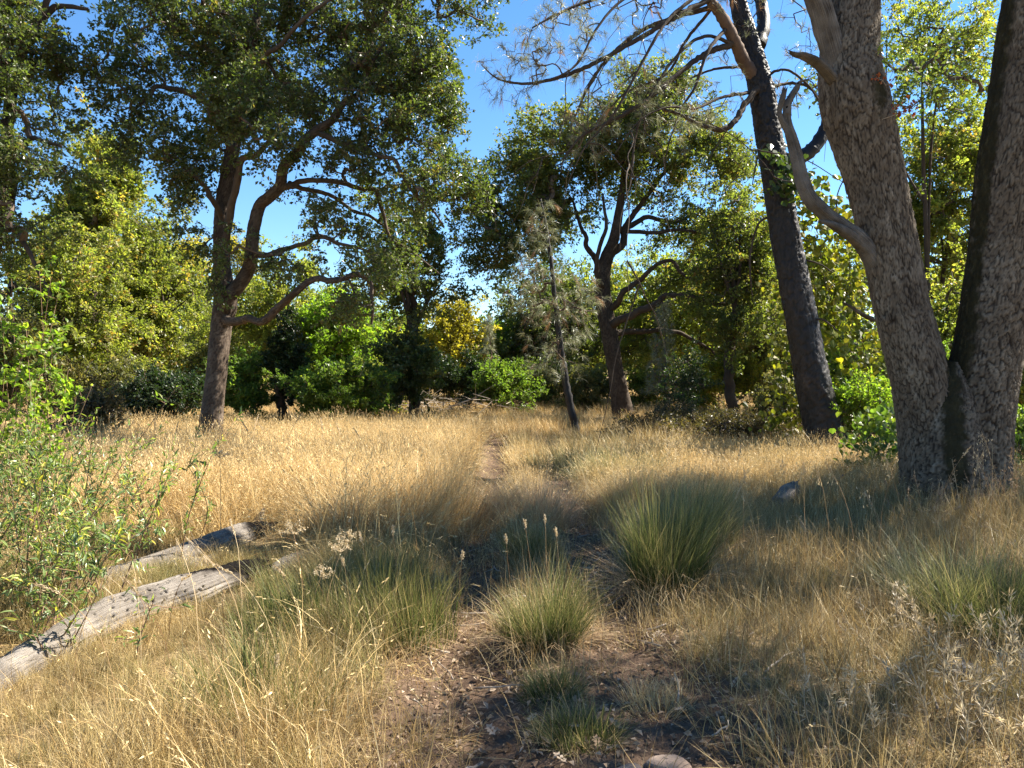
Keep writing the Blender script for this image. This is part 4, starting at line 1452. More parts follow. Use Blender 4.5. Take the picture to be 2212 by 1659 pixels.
# an added oak on the right, unseen outside the frame: it keeps the sun off the two trunks
b = np.array([10.3, 11.6, float(H(10.3, 11.6))])
ro = thing("oak_tree", "neighbouring oak just outside the view to the right of the huge forked oak", "tree", b)
o, p, r = limb_mesh(ro, "trunk", np.array([b - [0, 0, .1], b + [.1, 0, 3], b + [-.1, .2, 6], b + [0, 0, 11]]), np.array([.3, .25, .18, .05]), M_LIMB, 640, sides=12, seg=10)
rs = np.random.default_rng(641)
tg = blob_points([(np.array([9.9, 11.3, 5.2]), (1.6, 1.6, 1.1), 45), (np.array([9.9, 11.3, 7.2]), (1.9, 1.9, 1.6), 110), (np.array([10.1, 11.3, 9.8]), (2.0, 2.0, 1.8), 110), (np.array([10.5, 11.5, 12.0]), (1.8, 1.8, 1.2), 60)], rs, .2, .15)
mb = MB()
twig_mesh(mb, p[8:], None, tg, rs, .007, mat=1, rmax=.08)
leaf_cloud(mb, tg, 24, .26, .15, rs, 0)
mb.build("crown", [M_OAK, M_TWIG], ro)


# --- background trees and shrubs, each grown from its own crown
def generic_tree(name, label, cat, x, top, bottom, w, d, leaf, seed, trunk=0.12, n=120, n_leaf=24, L=0.15, sigma=0.32, lean=0, shrub=False, gap=0.32, bark=None, sub=9, group=None, kt=0.9):
    rng = np.random.default_rng(seed)
    n, n_leaf, L = n * (1.4 if d > 15 else 1.2), n_leaf * 1.02, L * (1.40 if d > 15 else 1.15)
    b = G(x, d)
    zt = P(x, top, d)[2]
    zb = max(P(x, bottom, d)[2], b[2] + 0.1)
    rx, rz = W(w, d) / 2, (zt - zb) / 2
    c = np.array([b[0] + lean, d, (zt + zb) / 2])
    root = thing(name, label, cat, b, group)
    blobs = []
    for k in range(sub):
        u = unit(rng.normal(0, 1, 3)) * rng.uniform(.3, .68)
        f = rng.uniform(.38, .6)
        f2 = f * rng.uniform(.6, 1.1)
        blobs.append((c + u * np.array([rx, rx * .8, rz]), (rx * f2, rx * f2 * .85, rz * f * .9), int(n * .72 / sub * rng.uniform(.6, 1.4))))
    tg = blob_points(blobs, rng, .25, gap, gscale=1.6)
    spr = []
    for q in range(int(n / 7)):
        u = unit(rng.normal(0, 1, 3) + np.array([0, 0, .35]))
        t = np.sort(rng.uniform(.5, rng.uniform(.8, 1.3), 5))[:, None]
        bend = rng.normal(0, .12, 3)
        spr.append(c + (u * t + bend * t ** 2) * np.array([rx, rx * .8, rz]) + rng.normal(0, .08, (5, 3)))
    tg = np.vstack([tg] + spr)
    tg = tg[tg[:, 2] > H(tg[:, 0], tg[:, 1]) + .05]
    if shrub:
        seeds = b + np.array([[0, 0, 0.02]]) + rng.normal(0, 1, (8, 3)) * np.array([rx * .3, rx * .2, 0])
        stem = MB()
        for q in seeds:
            e = q * .4 + c * .6 + rng.normal(0, 1, 3) * np.array([rx, rx, rz]) * .3
            tube(stem, smooth_path(np.array([q - [0, 0, .1], q * .5 + e * .5 + rng.normal(0, .1, 3), e]), 7), np.linspace(trunk * .5, trunk * .2, 7), 5, 0)
        stem.build("stems", M_TWIG, root, smooth=True)['kind'] = 'stuff'
        seeds = np.vstack([seeds + (c - b) * f for f in (.2, .5)])
    else:
        tip = c + np.array([rng.normal(0, .4), 0, rz * .25])
        pts = np.array([b - [0, 0, .1], b * .66 + c * .34 + [rng.normal(0, .15), 0, 0], b * .2 + c * .8 + [rng.normal(0, .2), 0, 0], tip])
        o, p, r = limb_mesh(root, "trunk", pts, trunk * np.array([1.15, 1, .7, .3]), bark or M_LIMB, seed, sides=9, seg=9, wiggle=.06)
        k = len(p) // 3
        seeds = [p[k:]]
        for q in range(4):
            i0 = rng.integers(k, len(p) - 4)
            e = c + unit(rng.normal(0, 1, 3) + [0, 0, .3]) * np.array([rx, rx * .7, rz]) * .75
            mid = p[i0] * .5 + e * .5 + rng.normal(0, .12, 3) * rx
            o2, p2, r2 = limb_mesh(root, "limb", np.array([p[i0], mid, e]), np.array([r[i0] * .7, r[i0] * .45, .012]), bark or M_LIMB, seed + q + 1, sides=6, seg=7, wiggle=.08)
            seeds.append(p2[4:])
        seeds = np.vstack(seeds)
    LL = round(L * (.62 if d > 15 else .8), 2)
    spray_crown("foliage" if shrub else "crown", root, leaf, seeds, tg, rng, LL, nl=48 if d > 15 else 40, R=round(sigma * 1.55, 1), per=1.15 * n_leaf / 24, twig=.007, rmax=trunk * .55, aspect=.62, jit=sigma * .7)
    return root


BG = [
    # name, label, cat, x, top, bottom, w, d, leaf, opts
    ("oak_tree", "tall sunlit oak holding a yellow mistletoe ball left of the big oak", "tree", 205, 265, 600, 190, 27, M_OAK_LIGHT, dict(n=170, trunk=.2, n_leaf=26)),
    ("oak_tree", "broad sunlit oak with low branches behind the big oak's trunk on its left", "tree", 300, 470, 820, 300, 30, M_OAK_LIGHT, dict(n=330, trunk=.2)),
    ("oak_tree", "yellow green oak under the left edge oak, low dark branch across its foliage", "tree", 140, 480, 850, 340, 24, M_OAK_LIGHT, dict(n=290, trunk=.18, L=.13, sigma=.27)),
    ("oak_tree", "sunlit oak filling the space under the mistletoe tree", "tree", 240, 470, 830, 290, 29, M_OAK_LIGHT, dict(n=240, trunk=.18)),
    ("oak_tree", "dull olive oak low at the left edge behind the bright green sapling", "tree", 20, 680, 880, 220, 22, M_OLIVE, dict(n=120, trunk=.14, L=.12, sigma=.25)),
    ("poplar_tree", "tall yellow poplar top glowing behind the big oak's trunk", "tree", 400, 440, 760, 100, 44, M_YELLOW, dict(n=110, trunk=.14)),
    ("poplar_tree", "yellow poplar seen through the fork of the big oak", "tree", 512, 465, 760, 80, 48, M_YELLOW, dict(n=80, trunk=.14)),
    ("oak_tree", "pale green tree behind the low curved limb of the big oak", "tree", 610, 530, 800, 240, 34, M_OAK_LIGHT, dict(n=190, trunk=.16)),
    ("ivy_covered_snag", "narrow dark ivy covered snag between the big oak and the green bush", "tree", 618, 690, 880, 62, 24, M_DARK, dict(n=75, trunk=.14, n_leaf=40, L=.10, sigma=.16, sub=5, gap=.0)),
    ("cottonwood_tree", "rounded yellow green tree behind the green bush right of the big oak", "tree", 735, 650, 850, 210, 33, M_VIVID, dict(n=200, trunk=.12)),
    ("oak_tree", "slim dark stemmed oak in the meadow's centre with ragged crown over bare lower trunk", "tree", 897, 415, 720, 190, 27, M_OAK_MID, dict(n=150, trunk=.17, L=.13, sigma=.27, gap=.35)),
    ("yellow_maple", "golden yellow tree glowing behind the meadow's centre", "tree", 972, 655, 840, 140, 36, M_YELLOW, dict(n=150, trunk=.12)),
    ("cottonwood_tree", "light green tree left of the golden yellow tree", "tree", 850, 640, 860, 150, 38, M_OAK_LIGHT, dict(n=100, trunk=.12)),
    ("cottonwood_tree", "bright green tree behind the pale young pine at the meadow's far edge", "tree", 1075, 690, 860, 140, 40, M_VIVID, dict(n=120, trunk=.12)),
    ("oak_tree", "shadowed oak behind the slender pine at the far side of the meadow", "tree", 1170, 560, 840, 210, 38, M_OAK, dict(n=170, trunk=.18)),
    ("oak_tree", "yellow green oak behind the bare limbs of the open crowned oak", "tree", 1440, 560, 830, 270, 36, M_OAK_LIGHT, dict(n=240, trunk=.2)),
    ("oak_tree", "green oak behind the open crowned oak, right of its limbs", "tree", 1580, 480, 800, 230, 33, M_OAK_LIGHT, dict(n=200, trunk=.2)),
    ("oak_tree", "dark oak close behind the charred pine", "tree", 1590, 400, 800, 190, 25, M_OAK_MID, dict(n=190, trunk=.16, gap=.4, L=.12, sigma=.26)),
    ("oak_tree", "shady oak between the charred pine and the huge forked oak", "tree", 1790, 560, 830, 210, 27, M_OAK_LIGHT, dict(n=190, trunk=.18)),
    ("oak_tree", "tall sunlit oak seen in the V of the huge forked oak", "tree", 2030, 230, 720, 310, 24, M_OAK_LIGHT, dict(n=420, trunk=.09, L=.13, sigma=.28)),
    ("oak_tree", "thin crowned oak with bare twigs above the one in the V", "tree", 2000, -60, 380, 290, 22, M_OAK_LIGHT, dict(n=130, trunk=.07, L=.10, sigma=.24, gap=.45)),
    ("oak_tree", "lower green oak behind the fork of the huge oak", "tree", 2060, 600, 900, 240, 20, M_OAK_LIGHT, dict(n=150, trunk=.16, L=.12, sigma=.25)),
    ("oak_tree", "oak showing past the right side of the huge forked oak", "tree", 2260, 560, 950, 240, 17, M_OAK_LIGHT, dict(n=130, trunk=.16, L=.11, sigma=.23)),
    ("oak_tree", "olive tree low behind the charred pine's left side", "tree", 1640, 640, 880, 200, 30, M_OLIVE, dict(n=140, trunk=.15)),
    ("oak_tree", "hazy grey green oak far behind the big oak's trunk", "tree", 500, 610, 840, 220, 44, M_OLIVE, dict(n=140, trunk=.18)),
    ("oak_tree", "far oak crown over the meadow left of the open crowned oak", "tree", 1290, 640, 850, 180, 45, M_OAK_LIGHT, dict(n=130, trunk=.18)),
]
for k, (nm, lb, ct, x, top, bot, w, d, lf, op) in enumerate(BG):
    generic_tree(nm, lb, ct, x, top, bot, w, d, lf, 500 + k * 13, **op)
SHR = [
    ("shrub", "lush green rounded bush right of the ivy covered snag", 735, 790, 915, 200, 23, M_GREEN, dict(n=150, L=.10, sigma=.2, n_leaf=34)),
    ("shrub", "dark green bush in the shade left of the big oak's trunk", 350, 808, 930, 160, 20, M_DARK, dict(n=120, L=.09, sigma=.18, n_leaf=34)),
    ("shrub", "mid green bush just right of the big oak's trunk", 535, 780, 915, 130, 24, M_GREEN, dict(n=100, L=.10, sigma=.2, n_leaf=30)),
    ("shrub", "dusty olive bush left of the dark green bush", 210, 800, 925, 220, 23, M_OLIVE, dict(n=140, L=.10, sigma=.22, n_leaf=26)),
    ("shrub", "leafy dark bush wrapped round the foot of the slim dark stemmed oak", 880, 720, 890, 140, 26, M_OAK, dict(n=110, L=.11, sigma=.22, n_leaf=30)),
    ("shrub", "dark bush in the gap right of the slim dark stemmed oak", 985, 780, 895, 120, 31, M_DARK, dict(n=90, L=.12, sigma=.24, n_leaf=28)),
    ("shrub", "bright green bush below the pale young pine", 1090, 790, 890, 130, 30, M_GREEN, dict(n=100, L=.11, sigma=.24, n_leaf=28)),
    ("shrub", "grey green bush left of the open crowned oak's foot", 1265, 800, 890, 120, 32, M_OLIVE, dict(n=90, L=.11, sigma=.24)),
    ("shrub", "yellow green bush right behind the open crowned oak's foot", 1400, 810, 890, 90, 33, M_OAK_LIGHT, dict(n=70, L=.11, sigma=.24)),
    ("shrub", "dark leafless looking bush right of the small thin pine", 1480, 770, 910, 110, 22, M_DARK, dict(n=60, L=.08, sigma=.22, n_leaf=16)),
    ("shrub", "orange tinged green sapling beside the meadow's far right edge", 1600, 770, 890, 100, 26, M_VINE, dict(n=60, L=.10, sigma=.22)),
    ("shrub", "grey green bush at the left foot of the charred pine", 1690, 830, 950, 120, 17, M_OLIVE, dict(n=80, L=.07, sigma=.16)),
    ("shrub", "light green bush between the charred pine and the huge forked oak", 1865, 820, 1000, 150, 14, M_VIVID, dict(n=110, L=.07, sigma=.15)),
    ("shrub", "bright bush behind the right side of the huge forked oak", 2225, 880, 1080, 110, 11.5, M_GREEN, dict(n=80, L=.055, sigma=.13)),
    ("shrub", "brown bramble thicket in the shade right of the meadow oak", 1450, 895, 975, 250, 17.5, M_BRUSH, dict(n=170, L=.05, sigma=.16, n_leaf=24)),
    ("shrub", "brown bramble thicket left of the charred pine's foot", 1600, 905, 985, 210, 16, M_BRUSH, dict(n=130, L=.05, sigma=.16, n_leaf=24)),
    ("shrub", "rust tinged low bush at the left side of the golden field", 200, 850, 960, 150, 15, M_BRUSH, dict(n=80, L=.06, sigma=.16, n_leaf=22)),
    ("shrub", "olive bush beneath the yellow poplar behind the big oak", 440, 760, 900, 160, 33, M_OLIVE, dict(n=110, L=.12, sigma=.26)),
    ("shrub", "green bush between the lush bush and the slim dark stemmed oak", 820, 800, 900, 110, 29, M_OAK_LIGHT, dict(n=80, L=.11, sigma=.24)),
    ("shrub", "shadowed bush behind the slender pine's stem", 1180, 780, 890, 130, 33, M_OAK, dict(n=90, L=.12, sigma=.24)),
    ("shrub", "green thicket behind the small thin pine", 1530, 790, 900, 160, 31, M_OAK_LIGHT, dict(n=110, L=.12, sigma=.24)),
    ("shrub", "leafy thicket behind the vines right of the charred pine", 1790, 760, 930, 180, 20, M_GREEN, dict(n=130, L=.09, sigma=.2)),
    ("shrub", "green thicket seen under the fork of the huge oak", 2010, 780, 980, 200, 17, M_GREEN, dict(n=100, L=.08, sigma=.18)),
]
THK = [(50, 700, M_OLIVE, "dusty"), (280, 690, M_OAK_LIGHT, "yellowish"), (560, 660, M_OAK_LIGHT, "pale"), (690, 640, M_OAK_LIGHT, "tall yellow green"), (930, 720, M_GREEN, "leafy green"), (1020, 770, M_OAK_LIGHT, "light"), (1140, 640, M_OAK_MID, "dull"), (1330, 560, M_OAK_LIGHT, "tall sunlit"),
       (1470, 620, M_OAK_LIGHT, "rich green"), (1640, 560, M_OAK_LIGHT, "towering bright"), (1740, 560, M_OAK_MID, "tall dull"), (1900, 480, M_OAK_LIGHT, "towering sunlit"), (2080, 560, M_GREEN, "tall green"), (2240, 600, M_OAK_LIGHT, "far right"), (420, 620, M_OAK_LIGHT, "sunny"), (800, 650, M_VIVID, "glowing"), (1240, 600, M_OAK_MID, "mottled"), (1560, 640, M_VIVID, "fresh green")]
PL = ["at the left edge of the meadow's back", "behind the dark bush left of the big oak", "behind the big oak's low limb", "behind the lush rounded bush", "left of the golden yellow tree", "under the golden yellow tree", "behind the slender pine", "behind the open crowned oak's trunk",
      "behind the small thin pine", "right of the small thin pine", "left of the charred pine", "right of the charred pine", "in the V of the huge oak", "beyond the huge oak", "behind the big oak's trunk on its left", "left of the slim dark stemmed oak", "between slender pine and open crowned oak", "right of the open crowned oak's limbs"]
for k, (x, top, lf, w_) in enumerate(THK):
    SHR.append(("shrub", "%s thicket %s" % (w_, PL[k]), x, top, 905, 250, 40, lf, dict(n=70 + (905 - top) // 4, L=.17, sigma=.38, n_leaf=20)))
for k, (nm, lb, x, top, bot, w, d, lf, op) in enumerate(SHR):
    generic_tree(nm, lb, "shrub", x, top, bot, w, d, lf, 900 + k * 17, shrub=True, trunk=.04, gap=.3, **op)

# mistletoe ball
mb = MB()
rs = np.random.default_rng(71)
c = P(245, 462, 26.4)
tg = c + unit(rs.normal(0, 1, (70, 3))) * rs.uniform(.1, 1, (70, 1)) * np.array([.36, .36, .5])
twig_mesh(mb, c[None] + [0, .1, .2], None, tg, rs, .005, mat=1, rmax=.02)
leaf_cloud(mb, tg, 16, .09, .07, rs)
tag(mb.build("mistletoe", [M_MISTLE, M_TWIG]), "round yellow ball of mistletoe hanging in the sunlit oak", "mistletoe")

# far woods on the rising ground
mb = MB()
rs = np.random.default_rng(72)
n = 1100
ang = rs.uniform(-.95, .95, n)
dist = rs.uniform(52, 85, n)
wx, wy = np.sin(ang) * dist / np.cos(ang) * .9, dist
wz = H(wx, wy)
hgt = rs.uniform(0, 1, n) ** .9 * (3.0 + 1.3 * np.sin(wx * .21) + 1.0 * np.sin(wx * .083 + 1))
leaf_cloud(mb, np.stack([wx, wy, wz + hgt], 1), 18, .6, .52, rs, 0)
o = mb.build("distant_woods", [M_OAK_LIGHT])
o['kind'] = 'stuff'


# --- grape vines
def vine_leaves(mb, pos, nrm, size, rng, mat=0):
    n = len(pos)
    nr = unit(nrm + rng.normal(0, .5, (n, 3)))
    dn = np.array([0, 0, -1.0]) + rng.normal(0, .35, (n, 3))
    dn = unit(dn - nr * np.sum(dn * nr, 1, keepdims=True))
    sd = np.cross(nr, dn)
    s = size * rng.uniform(.6, 1.2, n)
    prof = [(-.42, 0), (-.5, .28), (-.2, .55), (.12, .42), (.55, 0), (.12, -.42), (-.2, -.55), (-.5, -.28)]
    V = np.stack([pos + (dn * a + sd * b - nr * abs(b) * .25) * s[:, None] for a, b in prof], 1).reshape(-1, 3)
    mb.add(V, [np.arange(n * 8).reshape(-1, 8)], mat, rng.uniform(0, 1, n))


def vine(label, paths, d, dens, width, size, mat, seed, stem=.008):
    rng = np.random.default_rng(seed)
    pts0 = P(*paths[0][-1][:2], d + paths[0][-1][2])
    root = thing("grape_vine", label, "vine", [pts0[0], pts0[1], float(H(pts0[0], pts0[1]))])
    mb, ms = MB(), MB()
    for sp in paths:
        pts = np.array([P(x, y, d + do) for x, y, do in sp])
        p = smooth_path(pts, 40)
        tube(ms, p + rng.normal(0, .01, p.shape), np.full(40, stem), 5, 0)
        ln = np.linalg.norm(np.diff(p, axis=0), axis=1).sum()
        n = int(dens * ln)
        q = p[rng.integers(0, 40, n)] + rng.normal(0, 1, (n, 3)) * np.array([width, width * .8, .08])
        vine_leaves(mb, q, np.array([0.25, -.8, .35]) + rng.normal(0, .3, (n, 3)), size, rng)
    ms.build("stem", M_TWIG, root, smooth=True)
    mb.build("leaves", mat, root)
    return root


vine("dark green grape vine clasping the charred pine's trunk below the dead limb", [[(1665, 330, -.35), (1690, 360, -.5), (1705, 400, -.5), (1688, 415, -.4)], [(1720, 345, -.3), (1700, 380, -.5), (1720, 400, -.3)]], PD, 130, .17, .12, M_VINE_DARK, 81)
vine("bright yellow green grape vine draping down between charred pine and huge oak", [[(1740, 380, .6), (1770, 450, .7), (1775, 560, .7), (1800, 680, .7), (1850, 790, .7), (1870, 900, .7)], [(1725, 420, .3), (1740, 520, .5), (1765, 640, .6), (1770, 760, .6), (1790, 870, .6)], [(1800, 430, 1), (1830, 520, 1), (1840, 640, 1), (1865, 740, 1), (1880, 850, 1)], [(1830, 470, 1.2), (1860, 560, 1.2), (1870, 640, 1.2)], [(1710, 600, 1), (1700, 720, 1), (1695, 850, 1), (1690, 920, 1)]], PD, 120, .24, .12, M_VINE, 82)
vine("low mound of grape vine against the huge forked oak's left foot", [[(1850, 985, 0), (1880, 940, 0), (1920, 925, .1), (1945, 960, .2)], [(1840, 960, .4), (1890, 900, .4), (1935, 900, .4)], [(1880, 1000, -.2), (1920, 960, -.2), (1945, 1000, 0)]], 10.8, 150, .16, .09, M_GREEN, 83)
vine("leafy vine climbing the bush at the far right beside the huge forked oak", [[(2225, 820, 0), (2215, 950, 0), (2220, 1060, 0)], [(2200, 960, .3), (2215, 1060, .3)]], 10.2, 80, .16, .08, M_GREEN, 84)

# ------------------------------------------------------------------ logs
LG = [
    # name, label, spec (x, y, doff, w), d of first point is absolute
]


def log(label, pts, rad, seed, char=None, holes=None, rows=300, sides=96, cracks=3, mat=None, **kw):
    base = np.array([pts[0][0], pts[0][1], float(H(pts[0][0], pts[0][1]))])
    root = thing("fallen_log", label, "log", base)
    mb = MB()
    p, r = dead_tube(mb, np.asarray(pts), np.asarray(rad), rows, sides, seed, char=char, holes=holes, cracks=cracks, **kw)
    mb.build("log_body", mat or M_LOG, root, smooth=True)
    return root, p, r


rs = np.random.default_rng(90)
holes = [(1.15 + rs.normal(0, .28), rs.uniform(-2.9, -0.2) * 1.0, rs.choice([.0055, .0065, .008])) for _ in range(80)]
holes += [(1.05, -1.7, .013), (1.07, -1.62, .010), (1.03, -1.66, .009)]
main_pts = [P(-60, 1530, 3.75), P(60, 1455, 4.1), P(200, 1362, 4.55), P(330, 1310, 4.95), P(440, 1265, 5.35), P(530, 1236, 5.75), P(568, 1228, 5.95)]
main_rad = [.18, .165, .145, .132, .112, .095, .075]


def char_end(f0, f1, off=0.0):
    def fn(TH, S, L):
        edge = f0 + (f1 - f0) * (.5 + .5 * np.sin(TH + off))
        return np.clip((S / L - edge) * 7 + .4, 0, 1)
    return fn


log_root, lp, lr = log("long silvery fallen log with beetle holes and a charred black end", main_pts, main_rad, 91, char=char_end(.62, .84, 1.2), holes=holes, jag=.12, rows=400, sides=130, cracks=4)
log("second grey log with split side and charred tip, behind the holed log", [P(215, 1270, 5.6), P(350, 1225, 6.0), P(440, 1190, 6.4), P(510, 1160, 6.8), P(560, 1146, 7.1), P(592, 1138, 7.3)], [.115, .12, .115, .105, .09, .05], 92, char=char_end(.74, .86, 2), rows=180, sides=60, jag=.12)
log("weathered slab lying along the underside of the second grey log", [P(330, 1268, 5.75), P(400, 1238, 6.0), P(470, 1212, 6.3), P(520, 1195, 6.55)], [.05, .075, .07, .03], 93, rows=100, sides=40)
log("short pale log end under the willow leaves at the left edge", [P(-40, 1375, 4.7), P(50, 1340, 4.95), P(140, 1303, 5.2)], [.10, .10, .07], 94, rows=90, sides=48)
log("lichen grey broken log piece beyond the holed log's burnt end", [P(590, 1240, 5.95), P(640, 1212, 6.25), P(695, 1190, 6.5)], [.055, .075, .04], 95, rows=70, sides=36, wob=.14, cracks=3, jag=.1)
log("pale upright splinter of wood behind the second grey log", [P(545, 1165, 7.5), P(556, 1130, 7.5), P(566, 1106, 7.5)], [.07, .06, .015], 96, rows=50, sides=24, wob=.15, jag=.1)
log("pale hollow stub of wood lying in the grass left of the huge oak", [P(1680, 1090, 8.9), P(1702, 1070, 9.1), P(1718, 1050, 9.4)], [.10, .12, .06], 97, rows=60, sides=30, wob=.15, jag=.1, holes=[(.12, -1.3, .03), (.2, -1.6, .025)])
log("thin curved white stick poking up beside the charred pine", [P(1725, 1062, 9.6), P(1770, 1060, 9.7), P(1798, 1045, 9.8), P(1822, 1025, 9.85)], [.025, .022, .018, .008], 98, rows=50, sides=12)
log("pale stick lying in the litter below the huge oak", [P(1710, 1178, 7.0), P(1760, 1184, 6.95), P(1810, 1176, 7.0)], [.012, .02, .012], 99, rows=50, sides=12)
log("grey lichen covered chunk of wood in the shade at the right edge", [P(2060, 1440, 4.2), P(2120, 1425, 4.25), P(2190, 1445, 4.3)], [.08, .10, .07], 100, rows=60, sides=36, wob=.16, cracks=3, mat=M_DEAD)
log("dark stick lying on the grass right of the green tussock", [P(1800, 1315, 5.1), P(1830, 1318, 5.1), P(1850, 1312, 5.12)], [.018, .022, .015], 102, rows=30, sides=12, mat=M_DEAD)


def rock(label, c, s, seed, mat):
    rng = np.random.default_rng(seed)
    nu, nv = 36, 22
    th, ph = np.meshgrid(np.linspace(0, 2 * pi, nu, endpoint=False), np.linspace(.02, pi - .02, nv))
    d = np.stack([np.cos(th) * np.sin(ph), np.sin(th) * np.sin(ph), np.cos(ph)], -1)
    r = np.ones(th.shape)
    for _ in range(12):
        n = unit(rng.normal(0, 1, 3))
        r = np.minimum(r, rng.uniform(.62, .9) / np.maximum(d @ n, .05))
    r = r + rng.normal(0, .012, r.shape)
    mb = MB()
    V = (d * r[..., None]) * np.asarray(s) + np.asarray(c)
    mb.add(V.reshape(-1, 3), [grid_faces(nv, nu)], 0, None)
    return tag(mb.build("rock", mat, None), label, "rock")


rock("flat brown rock half buried in the dirt path, largest of the path rocks", G(1440, 3.16) + [0, 0, .01], (.11, .09, .05), 1, M_ROCK)
rock("smaller grey brown rock beside the flat rock in the path", G(1365, 3.1) + [0, 0, .005], (.07, .05, .035), 2, M_ROCK)
rock("grey lichen rock under the silvery weeds at the right edge", G(2085, 4.0) + [0, 0, .0], (.13, .11, .08), 3, M_GREYROCK)


# ------------------------------------------------------------------ grass as tufts instanced by geometry nodes
PROTO = {}


def proto(kind, seed, n, spread, L0, L1, lean, curve, width, seg, seeds=0.0):
    rng = np.random.default_rng(seed)
    mb = MB()
    ang = rng.uniform(0, 2 * pi, n)
    rr = spread * np.sqrt(rng.uniform(0, 1, n))
    base = np.stack([np.cos(ang) * rr, np.sin(ang) * rr, np.full(n, -.02)], 1)
    head = ang + rng.normal(0, 1.6, n)
    L = rng.uniform(L0, L1, n)
    pts = ribbons(mb, base, head, L, np.abs(rng.normal(lean, lean * .9, n)), rng.normal(curve, curve * .7, n), width * rng.uniform(.7, 1.3, n), rng, seg)
    if seeds:
        k = rng.uniform(0, 1, n) < seeds
        tip, pre = pts[k, -1], pts[k, -2]
        dr = unit(tip - pre)
        m = len(tip)
        for q in range(3):
            pos = tip - dr * (.022 * q) + rng.normal(0, .004, (m, 3))
            V0 = mb.n
            sd = unit(np.cross(dr, rng.normal(0, 1, (m, 3)))) * .0045
            V = np.stack([pos - dr * .012, pos + sd, pos + dr * .022, pos - sd], 1).reshape(-1, 3)
            mb.add(V, [np.arange(m * 4).reshape(-1, 4)], 0, rng.uniform(.6, 1, m), along=1.0)
    nm = "%s_tuft" % kind
    o = bpy.data.objects.new(nm, mb.data(nm, [M_GRASS]))
    PROTO.setdefault(kind, []).append(o)


for s in range(4):
    proto("tall", 10 + s, 38, .12, .40, .88, .26, .95, .0046, 5, .35)
    proto("short", 20 + s, 48, .12, .10, .36, .5, .9, .0036, 4)
    proto("fine", 30 + s, 48, .09, .22, .58, .26, .7, .0036, 4, .06)
    proto("straw", 40 + s, 40, .18, .12, .40, 1.30, .3, .0036, 3)
    proto("far", 50 + s, 46, .30, .40, .80, .22, .8, .010, 3)
    proto("stalky", 70 + s, 7, .12, .4, .85, .3, .9, .0048, 5, .6)
    proto("arching", 80 + s, 6, .15, .65, 1.05, .35, 1.5, .0062, 7, .7)
    proto("fluff", 60 + s, 60, .14, .28, .60, .28, 1.2, .0034, 5, .3)


def scatter(name, kind, pts, tint, lum, scale, seed, label=None, tilt=.12):
    """One 'stuff' object: a tuft on every point."""
    rng = np.random.default_rng(seed)
    n = len(pts)
    me = bpy.data.meshes.new(name)
    me.vertices.add(n)
    me.vertices.foreach_set("co", pts.astype(np.float32).ravel())
    rot = np.stack([rng.normal(0, tilt, n), rng.normal(0, tilt, n), rng.uniform(0, 2 * pi, n)], 1).astype(np.float32)
    scale = np.asarray(scale, float) * (1 - (.45 if kind in ('short', 'straw') else .5) * hides_log(pts[:, 0], pts[:, 1]))
    sc = scale[:, None] * np.ones((1, 3)) * rng.uniform(.8, 1.25, (n, 1))
    for a, t, val in (("rot", 'FLOAT_VECTOR', rot), ("scl", 'FLOAT_VECTOR', sc.astype(np.float32))):
        at = me.attributes.new(a, t, 'POINT')
        at.data.foreach_set("vector", val.ravel())
    for a, val in (("tint", np.clip(tint, 0, 1)), ("lum", lum)):
        at = me.attributes.new(a, 'FLOAT', 'POINT')
        at.data.foreach_set("value", np.asarray(val, np.float32))
    at = me.attributes.new("pick", 'INT', 'POINT')
    at.data.foreach_set("value", rng.integers(0, len(PROTO[kind]), n).astype(np.int32))
    me.materials.append(M_GRASS)
    o = bpy.data.objects.new(name, me)
    COL.objects.link(o)
    o['kind'] = 'stuff'
    if label:
        o['label'] = label
    add_instancer(o, PROTO[kind], kind)
    return o


def field(n, x0, x1, y0, y1, w, seed, power=1.0, wedge=True):
    """n random ground points kept with probability w(x, y)."""
    rng = np.random.default_rng(seed)
    y = y0 + (y1 - y0) * rng.uniform(0, 1, n) ** power
    x = rng.uniform(x0, x1, n)
    keep = rng.uniform(0, 1, n) < w(x, y)
    keep &= (near_log(x, y) > .12)
    if wedge:
        keep &= np.abs(x) < y * .72 + 1.2
    x, y = x[keep], y[keep]
    return np.stack([x, y, H(x, y)], 1), rng


free = lambda x, y: np.clip(1 - rut(x, y) * 2.5, 0, 1)
LINE = np.vstack([smooth_path(np.array(main_pts), 30)[:, :2], np.linspace([-3.04, 5.6], [-2.29, 7.3], 14)])


def near_log(x, y):
    return np.sqrt(((x[:, None] - LINE[None, :, 0]) ** 2 + (y[:, None] - LINE[None, :, 1]) ** 2).min(1))


def hides_log(x, y):
    """1 where something tall would stand in front of the logs."""
    v = np.zeros(len(x))
    for q in (1.0, 1.06, 1.12, 1.2, 1.28, 1.36):
        v = np.maximum(v, sm(.42, .2, near_log(x * q, y * q)))
    return v


edge_l = lambda y: -0.70 - .12 * np.sin(y * .9)

# golden field, left
w_tall = lambda x, y: free(x, y) * np.maximum(sm(0.25, -.5, x - edge_l(y)) * sm(5.9, 7.2, y + .25 * x + .5 * wav(x, y, 1.5, 3)), 0) * (.55 + .45 * (wav(x, y, 1.3, 5) > -.5))
p, g = field(12500, -14, 0, 5, 19, w_tall, 201)
scatter("tall_dry_grass", "tall", p, .05 + .12 * wav(p[:, 0], p[:, 1], 1.2, 9) + g.normal(0, .06, len(p)), .92 + .12 * wav(p[:, 0], p[:, 1], 2.2, 2) + g.normal(0, .17, len(p)), .82 + .16 * wav(p[:, 0], p[:, 1], 1.8, 15), 1)
